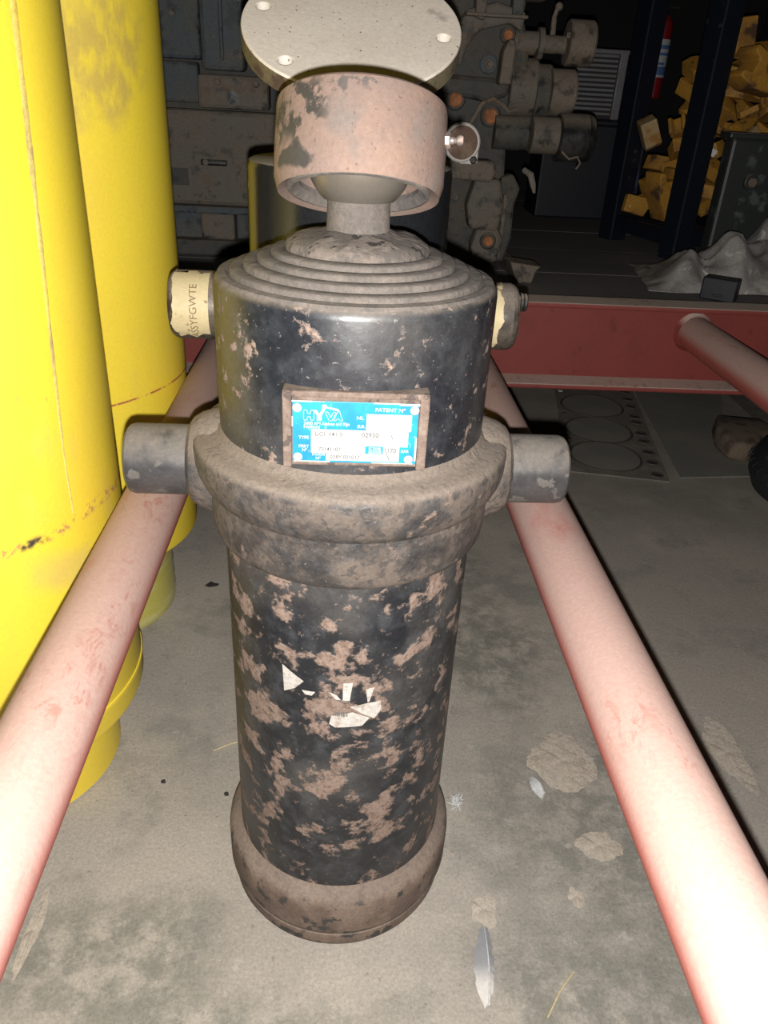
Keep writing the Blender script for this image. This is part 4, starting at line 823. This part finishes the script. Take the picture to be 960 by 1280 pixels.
lug = finish(bm, 'tread_rib', M['tyre'], ty)
for k in range(1, 44):
    o = lug.copy(); COL.objects.link(o); o.parent = ty; o.rotation_euler = (0, 0, 2 * PI * k / 44)

# ================================================================== SMALL FLOOR LITTER
def feather(loc, rotz, L, W, mat, label, tilt=0.0):
    bm = bmesh.new(); n = 26
    ctr = [];
    for i in range(n + 1):
        t = i / n; yv = L * (0.5 - t); wv = W * (math.sin(PI * min(1, 0.08 + 0.80 * t)) ** 0.7) * (1 if t < 0.8 else max(0.1, 1 - (t - 0.8) * 4.2))
        zb = 0.003 + 0.005 * math.sin(PI * t)
        ctr.append((bm.verts.new((-wv * (1 + 0.30 * mnoise.noise(Vector((i * 1.7, 1, L * 90)))), yv - 0.008 * t, zb * 0.6)), bm.verts.new((0.004 * math.sin(t * 2), yv, zb)), bm.verts.new((wv * 0.8 * (1 + 0.30 * mnoise.noise(Vector((i * 1.7, 5, L * 90)))), yv - 0.008 * t, zb * 0.6))))
    for a, b in zip(ctr, ctr[1:]):
        bm.faces.new((a[0], a[1], b[1], b[0])); bm.faces.new((a[1], a[2], b[2], b[1]))
    ex = bmesh.ops.extrude_face_region(bm, geom=bm.faces[:]); bmesh.ops.translate(bm, vec=(0, 0, 0.0006), verts=[g for g in ex['geom'] if isinstance(g, bmesh.types.BMVert)])
    t = thing('feather', label, 'feather', loc, (0, 0, rotz), 'feathers on the floor')
    finish(bm, 'vane', mat, t)
    finish(tube([(0.004 * math.sin(2 * k / 8), L * (0.5 - 1.06 * k / 8), 0.0040 + 0.005 * math.sin(PI * min(1, k / 8)) - 0.0005) for k in range(9)], [0.0004 + 0.0009 * k / 8 for k in range(9)], 6), 'quill', M['down'], t)
feather((0.170, 0.488, 0), R(-8), 0.080, 0.0115, M['feather'], 'long grey feather with white tip on the floor right of the base')
feather((0.278, 0.728, 0), R(10), 0.030, 0.0085, M['down'], 'small whitish feather beside the pale mortar splash')
bm = bmesh.new(); rg = random.Random(3)
for k in range(34):
    a = rg.uniform(0, 2 * PI); e = rg.uniform(0.1, 1.2); L = rg.uniform(0.006, 0.015); d = Vector((math.cos(a) * math.cos(e), math.sin(a) * math.cos(e), math.sin(e)))
    p = Vector((rg.uniform(-0.006, 0.006), rg.uniform(-0.006, 0.006), 0.001)); tube([p, p + d * L * 0.6, p + d * L + Vector((0, 0, -0.002))], [0.0009, 0.0007, 0.0003], 5, bm)
tag(finish(bm, 'down_fluff', M['down'], None, (0.165, 0.70, 0)), 'tuft of white down on the floor behind the base ring', 'fluff')
bm = bmesh.new(); prism([(-0.012, -0.004), (-0.004, -0.008), (0.010, -0.004), (0.013, 0.003), (0.004, 0.004), (-0.003, 0.009)], 0.002, bm); jitter(bm, 0.0015, 90, 3)
for v in bm.verts: v.co.z = max(0, v.co.z)
tag(finish(bm, 'leaf_scrap', M['scrap'], None, (-0.226, 1.196, 0)), 'small dark dry leaf scrap on the floor beside the yellow foot', 'leaf')
for loc, rz, L, lb in (((-0.14, 0.80, 0.0012), R(25), 0.05, 'thin pale straw on the floor left of the barrel'), ((0.245, 0.455, 0.0012), R(50), 0.06, 'thin pale straw on the floor right of the long feather')):
    tag(finish(tube([(-L / 2, 0, 0), (0, 0.002, 0.0008), (L / 2, 0, 0)], 0.0010, 6), 'straw', M['straw'], None, loc, (0, 0, rz)), lb, 'straw', 'straws on the floor')
for k, (x, y, lb) in enumerate(((-0.22, 0.735, 'tiny dark crumb on the floor near the yellow base'), (-0.135, 0.715, 'tiny dark crumb on the floor between yellow base and cylinder'), (-0.07, 0.70, 'tiny dark crumb on the floor just left of the base ring'))):
    bm = bmesh.new(); bmesh.ops.create_icosphere(bm, subdivisions=1, radius=0.0035)
    for v in bm.verts: v.co *= 1 + 0.4 * mnoise.noise(v.co * 400 + Vector((k, k, k))); v.co.z = max(v.co.z * 0.6, -0.0012)
    tag(finish(bm, 'crumb', M['scrap'], None, (x, y, 0.0012)), lb, 'crumb', 'crumbs on the floor')
